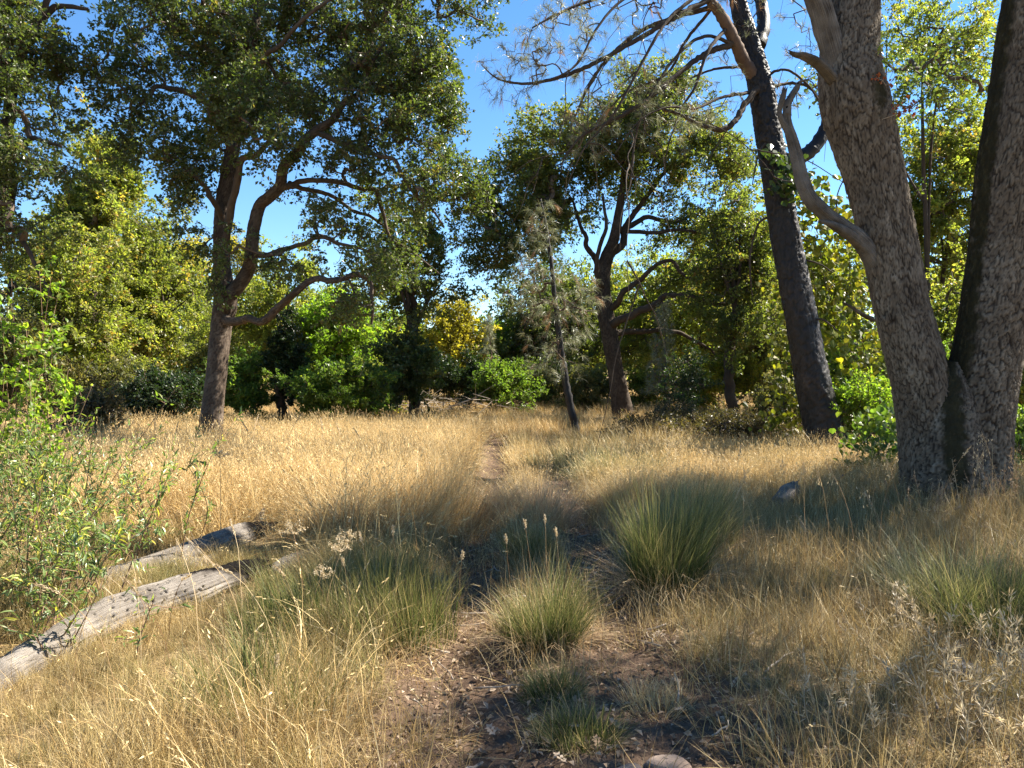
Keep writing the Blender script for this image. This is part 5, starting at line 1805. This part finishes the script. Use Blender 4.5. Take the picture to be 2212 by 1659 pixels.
# fluffy dry grass on the middle strip and right of the path
w_fl = lambda x, y: free(x, y) * np.maximum(np.exp(-((x - .2) / .27) ** 2) * sm(6.5, 7.3, y) * (y < 15), sm(.95, 1.25, x) * (1 - .75 * sm(2.2, 3.2, x) * sm(11, 9.5, y)) * sm(8.2, 9.2, y + .2 * wav(x, y, 1, 4)) * sm(15.5, 13, y) * (.65 + .35 * (wav(x, y, 1.1, 8) > 0)))
p, g = field(9000, -.5, 8, 6.2, 16, w_fl, 202)
scatter("fluffy_dry_grass", "fluff", p, .10 + .25 * sm(-.2, .6, wav(p[:, 0], p[:, 1], 1.4, 11)) + g.normal(0, .06, len(p)), .92 + g.normal(0, .16, len(p)), .72 + .22 * wav(p[:, 0], p[:, 1], 1.2, 15), 2)
# sedge: near left strip and near right lawn
w_fine = lambda x, y: free(x, y) * np.maximum(sm(.15, -.35, x - edge_l(y)) * sm(7.0, 6.0, y) * sm(2.2, 3.0, y), 0) * (.6 + .4 * (wav(x, y, .7, 3) > -.2))
p, g = field(5200, -5, .2, 2.6, 7.2, w_fine, 203)
scatter("green_sedge", "fine", p, .50 + .45 * wav(p[:, 0], p[:, 1], 1.0, 6) + .3 * sm(4.2, 5.2, p[:, 1]) * sm(-2.4, -1.2, p[:, 0]) - .05 * sm(4.2, 3.4, p[:, 1]) + .08, .86 + g.normal(0, .2, len(p)), .62 + .15 * wav(p[:, 0], p[:, 1], 1.1, 14) - .12 * sm(4.4, 3.6, p[:, 1]), 3)
# low grass everywhere near
w_short = lambda x, y: (1 - .45 * sm(.9, 1.5, x) * sm(9, 7, y)) * np.clip(1 - rut(x, y) * 1.5, .03, 1) * (.35 + .65 * (wav(x, y, .55, 2) > -.35)) * (1 - (.88 - .5 * np.exp(-((x - .28) / .16) ** 2)) * np.exp(-((x - .35) / .75) ** 2) * sm(4.8, 3.9, y))
p, g = field(11500, -6, 7.5, 2.4, 10, w_short, 204)
scatter("short_grass", "short", p, np.where(p[:, 0] > .9, .75, .40) + .35 * wav(p[:, 0], p[:, 1], .8, 8) + g.normal(0, .1, len(p)), .80 + g.normal(0, .16, len(p)), .62 + .24 * wav(p[:, 0], p[:, 1], .9, 3) - .14 * (p[:, 0] > .9), 4)
w_straw = lambda x, y: np.clip(1 - rut(x, y) * .95, 0, 1) * (1 - .6 * np.exp(-((x - .35) / .75) ** 2) * sm(4.8, 3.9, y))
p, g = field(12500, -6, 7.5, 2.4, 11, w_straw, 205)
scatter("straw_thatch", "straw", p + [0, 0, .012], np.where(p[:, 0] > .9, .22, .05) + g.normal(0, .05, len(p)), .66 + g.normal(0, .12, len(p)), np.full(len(p), .9), 5, tilt=.06)
# the right lawn: medium tufts
w_r = lambda x, y: free(x, y) * sm(1.1, 1.6, x) * sm(9.6, 8.2, y) * (.3 + .7 * (wav(x, y, .9, 10) > .1))
p, g = field(1900, .9, 7.5, 2.4, 10, w_r, 206)
scatter("mixed_grass", "fine", p, 0.6 + .4 * wav(p[:, 0], p[:, 1], 1.0, 2) + g.normal(0, .1, len(p)), .86 + g.normal(0, .1, len(p)), .34 + .18 * wav(p[:, 0], p[:, 1], .8, 9), 6, tilt=.4)
# loose longer stalks
w_st = lambda x, y: free(x, y) * np.where(x < -.4, .9, np.where(x > 1, .28, .06)) * (.4 + .6 * (wav(x, y, .8, 13) > 0))
p, g = field(3000, -7, 7.5, 2.6, 10, w_st, 208)
scatter("loose_stalks", "stalky", p, .02 + g.normal(0, .08, len(p)), .95 + g.normal(0, .16, len(p)), np.where(p[:, 0] > 1, .55, .85), 8, tilt=.2)
p, g = field(2600, -11, -.4, 6.2, 14.5, lambda x, y: free(x, y) * sm(-.6, -.9, x), 209)
scatter("arching_grass", "arching", p, .0 + g.normal(0, .05, len(p)), 1.08 + g.normal(0, .12, len(p)), np.full(len(p), .88), 9, tilt=.2)
# far meadow
w_far = lambda x, y: (.5 + .5 * (wav(x, y, 3, 1) > -.6)) * (1 - .8 * (rut(x, y) > .5)) * np.where((x < 0) & (y < 18.5), sm(17, 19, y), 1) * np.where(y < 14, sm(12, 14, y), 1)
p, g = field(26000, -42, 42, 12.5, 60, w_far, 207, power=1.6)
green_band = sm(13, 14.5, p[:, 1]) * sm(20, 17.5, p[:, 1]) * sm(-1.5, .5, p[:, 0])
scatter("meadow_grass", "far", p, .06 + .55 * green_band * (.6 + .4 * wav(p[:, 0], p[:, 1], 1.2, 8)) + .12 * wav(p[:, 0], p[:, 1], 4, 5), .9 + g.normal(0, .09, len(p)), .72 + .18 * wav(p[:, 0], p[:, 1], 2.5, 7) - .12 * (p[:, 1] > 24), 7)

# leaf litter
mb = MB()
rs = np.random.default_rng(210)
n = 26000
y = 2.5 + 8 * rs.uniform(0, 1, n) ** 1.3
x = rs.uniform(-1.2, 5.5, n)
k = rs.uniform(0, 1, n) < np.maximum(.25 + .75 * rut(x, y), .5 * np.exp(-((x - .4) / .9) ** 2) * (y < 4.6))
x, y = x[k], y[k]
pos = np.stack([x, y, H(x, y) + rs.uniform(.004, .03, len(x))], 1)
az = rs.uniform(0, 2 * pi, len(x))
leaf_quads(mb, pos, np.stack([np.cos(az), np.sin(az), rs.normal(0, .3, len(x))], 1), unit(np.array([0, 0, 1.0]) + rs.normal(0, .35, (len(x), 3))), rs.uniform(.012, .055, len(x)) ** 1.0, rs.uniform(.006, .032, len(x)), rs, fold=.3)
mb.build("leaf_litter", M_DEADLEAF)['kind'] = 'stuff'


# ------------------------------------------------------------------ tussocks and near plants
def tussock(label, x, d, rb, hgt, n, mat, seed, sx=1.0, sy=1.0, lean=.5, width=.0042, cat="rush clump", name="rush_tussock", dead=.22, tips=True):
    rng = np.random.default_rng(seed)
    b = G(x, d)
    root = thing(name, label, cat, b)
    mb = MB()
    ang = rng.uniform(0, 2 * pi, n)
    q = np.sqrt(rng.uniform(0, 1, n))
    bx, by = b[0] + np.cos(ang) * q * rb * sx, b[1] + np.sin(ang) * q * rb * sy
    base = np.stack([bx, by, H(bx, by) - .02], 1)
    ns = 14
    sa, sq = rng.uniform(0, 2 * pi, ns), np.sqrt(rng.uniform(0, 1, ns))
    sub = np.hypot(np.cos(sa)[None] * sq[None] - (np.cos(ang) * q)[:, None], np.sin(sa)[None] * sq[None] - (np.sin(ang) * q)[:, None]).argmin(1)
    sl_, sh_ = rng.uniform(.6, 1.25, ns)[sub], rng.normal(0, .7, ns)[sub]
    L = hgt * rng.uniform(.5, 1.12, n) * (1 - .15 * q) * sl_
    bias = rng.uniform(0, 2 * pi)
    ang = np.arctan2(np.sin(ang + sh_) + .55 * math.sin(bias), np.cos(ang + sh_) + .55 * math.cos(bias))
    ribbons(mb, base, ang + rng.normal(0, .6, n), L, np.abs(rng.normal(0, .12, n)) + q * lean * rng.uniform(.5, 1.2, n), np.abs(rng.normal(.4, .35, n)), np.full(n, width) * rng.uniform(.7, 1.3, n), rng, 5)
    o = mb.build("blades", mat, root)
    o['kind'] = 'stuff'
    m = max(10, int(n * dead))
    mb = MB()
    ang = rng.uniform(0, 2 * pi, m)
    q = rng.uniform(.5, 1.1, m)
    bx, by = b[0] + np.cos(ang) * q * rb * sx, b[1] + np.sin(ang) * q * rb * sy
    ribbons(mb, np.stack([bx, by, H(bx, by) - .01], 1), ang + rng.normal(0, .7, m), hgt * rng.uniform(.4, .85, m), rng.uniform(.5, 1.0, m), rng.uniform(.5, 1.5, m), np.full(m, width * .9), rng, 5)
    mb.build("dead_blades", M_TAN, root)['kind'] = 'stuff'
    return root


tussock("round green rush tussock growing between the two wheel ruts in the foreground", 1180, 4.55, .19, .58, 1900, M_RUSH, 220, lean=.42)
tussock("large dark green rush clump right of the path, tallest of the clumps", 1435, 5.6, .22, .86, 2500, M_RUSH, 221, sx=1.05, sy=1.4, lean=.20)
tussock("blue grey rush clump behind the large dark green one", 1490, 6.8, .30, .80, 1700, M_RUSH_BLUE, 222, sx=1.2, lean=.3)
tussock("loose stand of green reeds beside the holed log's burnt end", 750, 4.75, .62, .50, 2300, M_RUSH, 223, sx=1.1, sy=.8, lean=.12)
tussock("dark reed stand at the left rim of the shaded path", 825, 5.4, .34, .46, 1000, M_RUSH, 224, lean=.15)
tussock("shadowed brown grass hump between the ruts behind the round tussock", 1150, 6.7, .23, .34, 1200, M_RUSH, 225, lean=.4, dead=.5)
tussock("pale blue grey grass clump in dappled light at the right", 2040, 5.0, .30, .55, 1500, M_RUSH_BLUE, 226, lean=.5)
tussock("dark green grass clump cut by the right edge of the view", 2175, 4.6, .42, .62, 2200, M_RUSH, 227, lean=.5)
tussock("grey green rush clump in the distance right of the far path", 1235, 12.6, .55, .62, 1500, M_RUSH_BLUE, 228, sx=1.4, width=.007)
tussock("tawny green rush clump by the bend of the far path", 1330, 11.5, .5, .66, 1400, M_RUSH_BLUE, 229, sx=1.3, width=.007)
tussock("golden grass mound glowing right of the path behind the rushes", 1385, 9.0, .42, .62, 2200, M_GOLD, 230, sx=1.3, name="grass_mound", cat="grass clump")
tussock("pale tan grass mound between the ruts farther up the path", 1150, 8.3, .36, .62, 2400, M_TAN, 231, sy=1.6, name="grass_mound", cat="grass clump", width=.0035)
tussock("huge pale gold grass mound arching over the left rut", 935, 8.4, .75, .82, 4200, M_GOLD, 232, sy=1.5, name="grass_mound", cat="grass clump", width=.004)
tussock("small green tuft at the foot of the dark reed stand", 560, 3.6, .35, .5, 1000, M_RUSH, 233, lean=.3)
tussock("yellow green grass tuft at the bottom edge right of the path dirt", 1255, 3.4, .17, .24, 900, M_RUSH, 234, lean=.7, width=.003, name="grass_tuft", cat="grass clump")


def stalk(label, x, d, hgt, seed, head='spike', az=None, bend=.35, group=None, width=.0045, name="dry_grass_stalk", hs=1.0):
    rng = np.random.default_rng(seed)
    b = G(x, d)
    root = thing(name, label, "dry stalk", b, group)
    mb = MB()
    az = rng.uniform(0, 2 * pi) if az is None else az
    hd = np.array([math.cos(az), math.sin(az), 0])
    pts = [b - [0, 0, .02]]
    for i in range(8):
        a = .08 + bend * (i / 7) ** 1.5
        pts.append(pts[-1] + (hd * math.sin(a) + np.array([0, 0, math.cos(a)])) * hgt / 8 + rng.normal(0, .004, 3))
    pts = np.array(pts)
    tube(mb, pts, np.linspace(width / 2, width / 4, 9), 4, 0, rnd=rng.uniform(0, 1), along=np.zeros(9))
    mb.build("stem", M_STALK, root)
    hb = MB()
    tip, dr = pts[-1], unit(pts[-1] - pts[-2])
    if head == 'spike':
        n = 46
        t = rng.uniform(-.11, .01, n)[:, None] * hs
        pos = tip + dr * t + rng.normal(0, .0035, (n, 3))
        leaf_quads(hb, pos, unit(dr + rng.normal(0, .35, (n, 3))), rng.normal(0, 1, (n, 3)), .022 * hs, .006 * hs, rng)
    elif head == 'oval':
        n = 90
        pos = tip + dr * rng.uniform(-.02, .03, n)[:, None] + rng.normal(0, .005, (n, 3))
        leaf_quads(hb, pos, unit(dr + rng.normal(0, .6, (n, 3))), rng.normal(0, 1, (n, 3)), .014, .004, rng)
    elif head == 'umbel':
        n = 14
        e = tip + unit(rng.normal(0, 1, (n, 3)) * [1, 1, .3] + [0, 0, .9]) * rng.uniform(.05, .09, (n, 1))
        batch_tubes(hb, np.repeat(tip[None], n, 0), e, np.full(n, .0014), np.full(n, .001), 3, 0)
        idx = np.repeat(np.arange(n), 14)
        leaf_quads(hb, e[idx] + rng.normal(0, .008, (len(idx), 3)), rng.normal(0, 1, (len(idx), 3)), rng.normal(0, 1, (len(idx), 3)), .013, .007, rng)
    elif head == 'oat':
        n = 16
        e = tip - dr * rng.uniform(0, .16, n)[:, None] + rng.normal(0, .03, (n, 3)) + [0, 0, -.03]
        s = tip - dr * rng.uniform(0, .16, n)[:, None]
        batch_tubes(hb, s, e, np.full(n, .0008), np.full(n, .0006), 3, 0)
        leaf_quads(hb, e + [0, 0, -.01], np.array([[0, 0, -1.0]]) + rng.normal(0, .3, (n, 3)), rng.normal(0, 1, (n, 3)), .028, .007, rng)
    hb.build("seed_head", M_SEED, root)
    return root


rs = np.random.default_rng(240)
for x, d, h in ((330, 12.5, .95), (370, 13, .9), (430, 12, .95), (490, 12.5, .9), (540, 12, 1.0), (590, 12.5, .95), (612, 12.3, 1.1), (648, 12, 1.2), (700, 12.6, .95), (745, 12.2, .9), (560, 11, .95), (250, 12, .95), (800, 11.5, .85)):
    stalk("tall thin grass stalk with seed spike rising above the golden field", x, d, h, int(rs.integers(1e6)), 'spike', group="seed stalks above the golden field", width=.012, bend=rs.uniform(.1, .7), hs=1.8)
for x, d, h in ((250, 3.5, .8), (300, 3.7, .7), (380, 3.6, .75), (430, 3.9, .85), (480, 3.6, .7), (540, 3.9, .9), (600, 3.8, .8), (350, 3.9, .8), (150, 3.6, .75), (655, 4.1, .75), (520, 4.4, .8)):
    stalk("bent straw coloured grass stalk in the near left grass", x, d, h, int(rs.integers(1e6)), rs.choice(['spike', 'oat']), group="straw stalks in the near left grass", width=.0045, bend=rs.uniform(.3, 1.1))
for x, d, h in ((690, 4.6, .55), (655, 4.7, .62), (710, 4.8, .58), (665, 4.5, .42)):
    stalk("dried umbel flower head on a thin stem beside the holed log's burnt end", x, d, h, int(rs.integers(1e6)), 'umbel', group="dried umbels beside the log", bend=.25)
for x, d, h in ((860, 4.9, .62), (800, 4.9, .58), (985, 4.9, .55), (590, 3.5, .28), (760, 4.7, .5)):
    stalk("small pale oval seed head over the green reeds", x, d, h, int(rs.integers(1e6)), 'oval', group="oval seed heads over the reeds", bend=.2, width=.003)
for x, d, h in ((1150, 5.0, .62), (1185, 5.05, .66), (1110, 4.9, .6), (1210, 5.1, .6)):
    stalk("white tipped seed head behind the round rush tussock", x, d, h, int(rs.integers(1e6)), 'oval', group="white seed heads behind the round tussock", bend=.2, width=.0025)
for x, d, h in ((1610, 6.6, .85), (1640, 6.2, .8), (1740, 6.4, .9), (1800, 6.6, .85), (1850, 6.3, .9), (1880, 7.0, 1.0), (1900, 6.2, .95), (1760, 5.6, .6), (1960, 6.6, .9), (2020, 6.8, .95), (2080, 6.9, .9), (1700, 7.4, .8), (1580, 7.6, .9), (1560, 6.0, .75), (1930, 5.6, .8), (2130, 6.6, .85), (2170, 6.6, 1.0)):
    stalk("thin russet weed stalk standing before the huge forked oak", x, d, h, int(rs.integers(1e6)), rs.choice(['oat', 'spike', 'oat']), group="russet weed stalks by the huge oak", width=.005, bend=rs.uniform(.1, .6))
stalk("dead brown flat flower head on a single stem in the golden field", 475, 6.6, .85, 77, 'umbel', bend=.05, width=.007, name="dead_flower_stalk")


def feather_weed(label, x, d, hgt, n, seed, mat=M_SILVER, spread=.25, leafL=.045):
    """Dried weed: fine stems set with narrow pale leaves that point up."""
    rng = np.random.default_rng(seed)
    b = G(x, d)
    root = thing("dried_weed", label, "dried weed", b)
    sb, lb = MB(), MB()
    for k in range(n):
        az = rng.uniform(0, 2 * pi)
        a = abs(rng.normal(.35, .3))
        s = b + np.array([rng.normal(0, spread * .4), rng.normal(0, spread * .3), -.02])
        e = s + np.array([math.cos(az) * math.sin(a), math.sin(az) * math.sin(a), math.cos(a)]) * hgt * rng.uniform(.6, 1.1)
        p = smooth_path(np.array([s, s * .5 + e * .5 + [0, 0, .06] + rng.normal(0, .02, 3), e]), 12)
        tube(sb, p, np.linspace(.0022, .001, 12), 4, 0, rnd=rng.uniform(0, 1), along=np.zeros(12))
        m = 30
        t = rng.integers(4, 12, m)
        dr = unit(unit(np.gradient(p, axis=0))[t] + rng.normal(0, .55, (m, 3)))
        leaf_quads(lb, p[t] + dr * leafL * .5, dr, rng.normal(0, 1, (m, 3)), leafL * rng.uniform(.6, 1.2, m), .0052, rng, fold=.3)
    sb.build("stems", mat, root)
    lb.build("leaves", M_DEADLEAF if mat is M_STALK else M_SEED, root)
    return root


feather_weed("feathery silver dried weed filling the bottom right corner", 2085, 3.3, .42, 30, 250, spread=.5, leafL=.05)
feather_weed("pale dried weed leaning out of the bottom right edge", 2190, 3.5, .52, 26, 251, spread=.45, leafL=.05)
feather_weed("small feathery dried weed left of the corner weeds", 1830, 3.3, .34, 12, 252, spread=.3)
feather_weed("sparse straw weed in front of the pale grass clump", 1960, 4.3, .42, 14, 253, spread=.35)
feather_weed("tall pale dried weed with reddish leaves in the mid distance by the brambles", 1440, 11.2, .95, 14, 254, spread=.5, leafL=.08)
feather_weed("rusty dried weed tangle at the huge oak's right foot", 2150, 7.3, .75, 20, 255, mat=M_STALK, spread=.5)
feather_weed("brown dried weed tangle in front of the huge oak's foot", 2010, 7.2, .6, 16, 256, mat=M_STALK, spread=.5)

ORD = "first second third fourth fifth sixth seventh eighth ninth tenth eleventh twelfth thirteenth fourteenth fifteenth sixteenth seventeenth".split()
SHORT = {"seed stalks above the golden field": "tall seed stalk rising above the golden field, %s from the left among them",
         "straw stalks in the near left grass": "bent straw stalk in the near left grass, %s from the left of the row",
         "dried umbels beside the log": "dried umbel on a thin stem beside the burnt log end, %s from the left",
         "oval seed heads over the reeds": "small pale oval seed head over the green reeds, %s from the left",
         "white seed heads behind the round tussock": "white tipped seed head behind the round rush tussock, %s from the left",
         "russet weed stalks by the huge oak": "thin russet weed stalk before the huge forked oak, %s from the left"}
for grp, txt in SHORT.items():
    mem = sorted((o for o in scene.objects if o.get('group') == grp), key=lambda o: o.location.x / o.location.y)
    for k, o in enumerate(mem):
        o['label'] = txt % ORD[k]

# fallen twigs
mb = MB()
rs = np.random.default_rng(262)
for q in range(90):
    y_ = rs.uniform(3.0, 8.5)
    x_ = rs.uniform(.9, 4.5) if rs.uniform() < .75 else rs.uniform(-.6, .9)
    a_ = rs.uniform(0, 6.28)
    ln = rs.uniform(.08, .34)
    t_ = np.linspace(-.5, .5, 5)[:, None]
    pp = np.array([x_, y_, 0]) + t_ * ln * np.array([math.cos(a_), math.sin(a_), 0]) + rs.normal(0, .008, (5, 3)) * [1, 1, 0]
    pp[:, 2] = H(pp[:, 0], pp[:, 1]) + .025 + rs.uniform(0, .05) * (t_[:, 0] + .5)
    tube(mb, pp, np.linspace(.006, .003, 5) * rs.uniform(.6, 1.4), 5, 0)
mb.build("twig_litter", M_PALETWIG, smooth=True)['kind'] = 'stuff'

tussock("low olive grass tuft on the strip between the ruts nearest the round tussock", 1195, 3.85, .15, .2, 700, M_RUSH, 235, lean=.8, width=.003, name="grass_tuft", cat="grass clump")
tussock("sparse straw grass tuft at the right rim of the path dirt", 1420, 3.75, .16, .2, 500, M_GOLD, 236, lean=.8, width=.003, name="grass_tuft", cat="grass clump")

# oak leaves lying on the path
PROFILE = [(-.5, 0), (-.33, .10), (-.28, .26), (-.12, .12), (.02, .30), (.12, .15), (.26, .27), (.30, .12), (.5, 0)]


def oak_leaf_mesh(seed):
    rng = np.random.default_rng(seed)
    mb = MB()
    up = [(a, b * rng.uniform(.8, 1.2)) for a, b in PROFILE]
    dn = [(a, -b * rng.uniform(.8, 1.2)) for a, b in PROFILE[1:-1]][::-1]
    out = up + dn
    V = [(a, b, .25 * abs(b) + .10 * a * a + rng.normal(0, .02)) for a, b in out] + [(q, 0, 0.02) for q in (-.25, 0, .25)]
    n = len(out)
    F = [(i, (i + 1) % n, n + (0 if (out[i][0] + out[(i + 1) % n][0]) < -.25 else 1 if (out[i][0] + out[(i + 1) % n][0]) < .25 else 2)) for i in range(n)]
    F += [(2, n, n + 1), (6, n + 1, n + 2)]
    mb.add(np.array(V), [np.array(F)], 0, np.full(len(F), rng.uniform(.3, 1)))
    return mb.data("fallen_leaf", [M_DEADLEAF])


lm = [oak_leaf_mesh(s) for s in range(4)]
rs = np.random.default_rng(260)
spots = [(1590, 1492), (1470, 1530), (1290, 1610), (1180, 1600), (1100, 1450), (1000, 1490), (1420, 1375), (1240, 1575), (1330, 1560), (1500, 1420), (1060, 1560), (1560, 1560), (930, 1540), (1370, 1470), (1010, 1400), (1210, 1640), (1150, 1545), (1460, 1465), (990, 1590), (1650, 1590)]
for x, y in spots:
    py = y * 768 / 1659
    d = CAMZ / ((py - 375) / FPX)
    o = bpy.data.objects.new("fallen_leaf", lm[int(rs.integers(4))])
    COL.objects.link(o)
    g_ = G(x, d)
    o.location = [g_[0], g_[1], g_[2] + .035]
    s = rs.uniform(.055, .085)
    o.scale = (s, s, s)
    o.rotation_euler = (rs.normal(0, .35), rs.normal(0, .35), rs.uniform(0, 6.28))
    tag(o, "curled tan oak leaf fallen on the near path", "fallen leaf", "oak leaves fallen on the path")


# ------------------------------------------------------------------ near shrubs on the left
def lance_leaf_mesh(seed):
    rng = np.random.default_rng(seed)
    mb = MB()
    t = np.array([-.5, -.2, .15, .5])
    w = np.array([0.01, .11, .10, .005])
    z = -.25 * (t + .5) ** 2
    V = []
    for a, b, c in zip(t, w, z):
        V += [(a, -b, c + b * .5), (a, 0, c), (a, b, c + b * .5)]
    F = []
    for i in range(3):
        k = i * 3
        F += [(k, k + 1, k + 4, k + 3), (k + 1, k + 2, k + 5, k + 4)]
    mb.add(np.array(V), [np.array(F)], 0, np.full(6, rng.uniform(0, 1)))
    return mb


def leafy_shrub(label, x, d, stems, hgt, leaves, L, asp, mat, seed, spreadx, spready, parts=0, name="willow_shrub", lean=(0, 0), sd=.16):
    rng = np.random.default_rng(seed)
    b = G(x, d)
    root = thing(name, label, "shrub", b)
    sb, lb = MB(), MB()
    pos, drs = [], []
    for k in range(stems):
        s = b + np.array([rng.normal(0, spreadx * .5), rng.normal(0, spready * .5), 0])
        s[2] = H(s[0], s[1]) - .03
        e = s + np.array([rng.normal(lean[0], spreadx * .5), rng.normal(lean[1], spready * .4), hgt * rng.uniform(.55, 1.1)])
        p = smooth_path(np.array([s, s * .55 + e * .45 + rng.normal(0, .06, 3), e]), 16)
        tube(sb, p, np.linspace(.0065, .0018, 16), 5, 0)
        m = int(leaves / stems)
        for q in range(5):                                   # side twigs
            i = rng.integers(5, 15)
            ee = p[i] + unit(rng.normal(0, 1, 3) + [0, 0, .8]) * rng.uniform(.12, .34)
            tw = smooth_path(np.array([p[i], p[i] * .5 + ee * .5 + rng.normal(0, .02, 3), ee]), 7)
            tube(sb, tw, np.linspace(.003, .001, 7), 4, 0)
            t = rng.integers(1, 7, m // 7 + 1)
            pos.append(tw[t] + rng.normal(0, .012, (len(t), 3)))
            drs.append(unit(unit(ee - p[i]) + rng.normal(0, .6, (len(t), 3))))
        t = rng.integers(5, 16, m - 5 * (m // 7 + 1) if m > 5 * (m // 7 + 1) else 4)
        pos.append(p[t] + rng.normal(0, .02, (len(t), 3)))
        drs.append(unit(unit(e - s) * .6 + rng.normal(0, .7, (len(t), 3))))
    pos, drs = np.vstack(pos), np.vstack(drs)
    n = len(pos)
    l = L * rng.uniform(.6, 1.25, n)
    nr = unit(np.array([0, 0, 1.0]) + .3 * SDIR + rng.normal(0, .6, (n, 3)))
    pos = pos + drs * l[:, None] * .45
    sb.build("stems", M_STEM, root, smooth=True)
    near = np.argsort(np.linalg.norm(pos - np.array([0, 0, CAMZ]), axis=1) / l)
    px = np.abs(pos[:, 0]) < pos[:, 1] * .69
    near = [i for i in near if px[i]][:parts]
    rest = np.setdiff1d(np.arange(n), near)
    sidev = unit(np.cross(drs, nr))
    nn = np.cross(sidev, drs)
    if parts:
        datas = [lance_leaf_mesh(seed + k).data("leaf", [mat]) for k in range(6)]
        from mathutils import Matrix
        for i in near:
            o = bpy.data.objects.new("leaf", datas[int(rng.integers(6))])
            COL.objects.link(o)
            o.parent = root
            m = Matrix([[*(drs[i] * l[i])], [*(sidev[i] * l[i])], [*(nn[i] * l[i])]]).transposed().to_4x4()
            m.translation = Vector(pos[i] - b)
            o.matrix_local = m
    # the rest joined
    tv = lance_leaf_mesh(0)
    V0 = tv.v[0].astype(float)
    V0[:, 1] *= asp / .22
    F0 = tv.f[0][0]
    k = len(rest)
    M = np.stack([drs[rest] * l[rest, None], sidev[rest] * l[rest, None], nn[rest] * l[rest, None]], 1)
    V = np.einsum('vi,kij->kvj', V0, M) + pos[rest][:, None]
    F = (F0[None] + (np.arange(k) * len(V0))[:, None, None]).reshape(-1, 4)
    lb.add(V.reshape(-1, 3), [F], 0, np.repeat(rng.uniform(0, 1, k), len(F0)))
    lb.build("foliage", [mat], root)['kind'] = 'stuff'
    return root


leafy_shrub("sparse narrow leaved willow shrub growing over the logs at the left edge", 60, 4.8, 34, 1.0, 3800, .060, .22, M_WILLOW, 270, .62, .7, parts=300, lean=(.05, 0))
leafy_shrub("thin leafed willow shoots behind the logs at the left", 150, 6.4, 28, 1.0, 3000, .058, .22, M_WILLOW, 271, .8, .7, lean=(.05, 0))
leafy_shrub("low willow sprig crossing the holed log", 120, 4.2, 5, .5, 220, .058, .22, M_WILLOW, 272, .45, .2, lean=(.1, 0))
leafy_shrub("bright green upright sapling with round leaves at the left edge", 35, 7.4, 20, 2.35, 3000, .06, .55, M_VIVID, 273, .55, .5, name="sapling", lean=(.05, 0))
leafy_shrub("tall thin yellow green shoots behind the willow shrub at the left edge", 100, 7.0, 12, 1.3, 500, .06, .35, M_GREEN, 274, .9, .5, name="sapling")

# pile of pale twigs at the far edge of the meadow
mb = MB()
rs = np.random.default_rng(280)
n = 90
a = G(950, 29) + rs.normal(0, 1, (n, 3)) * [1.6, .5, 0] + np.stack([np.zeros(n), np.zeros(n), rs.uniform(.2, .7, n)], 1)
e = a + unit(rs.normal(0, 1, (n, 3)) * [1, .5, .35]) * rs.uniform(.5, 1.3, (n, 1))
batch_tubes(mb, a, e, np.full(n, .015), np.full(n, .006), 4)
tag(mb.build("brush_pile", M_PALETWIG), "pale heap of dead twigs at the meadow's far edge near the slim oak", "brush pile")
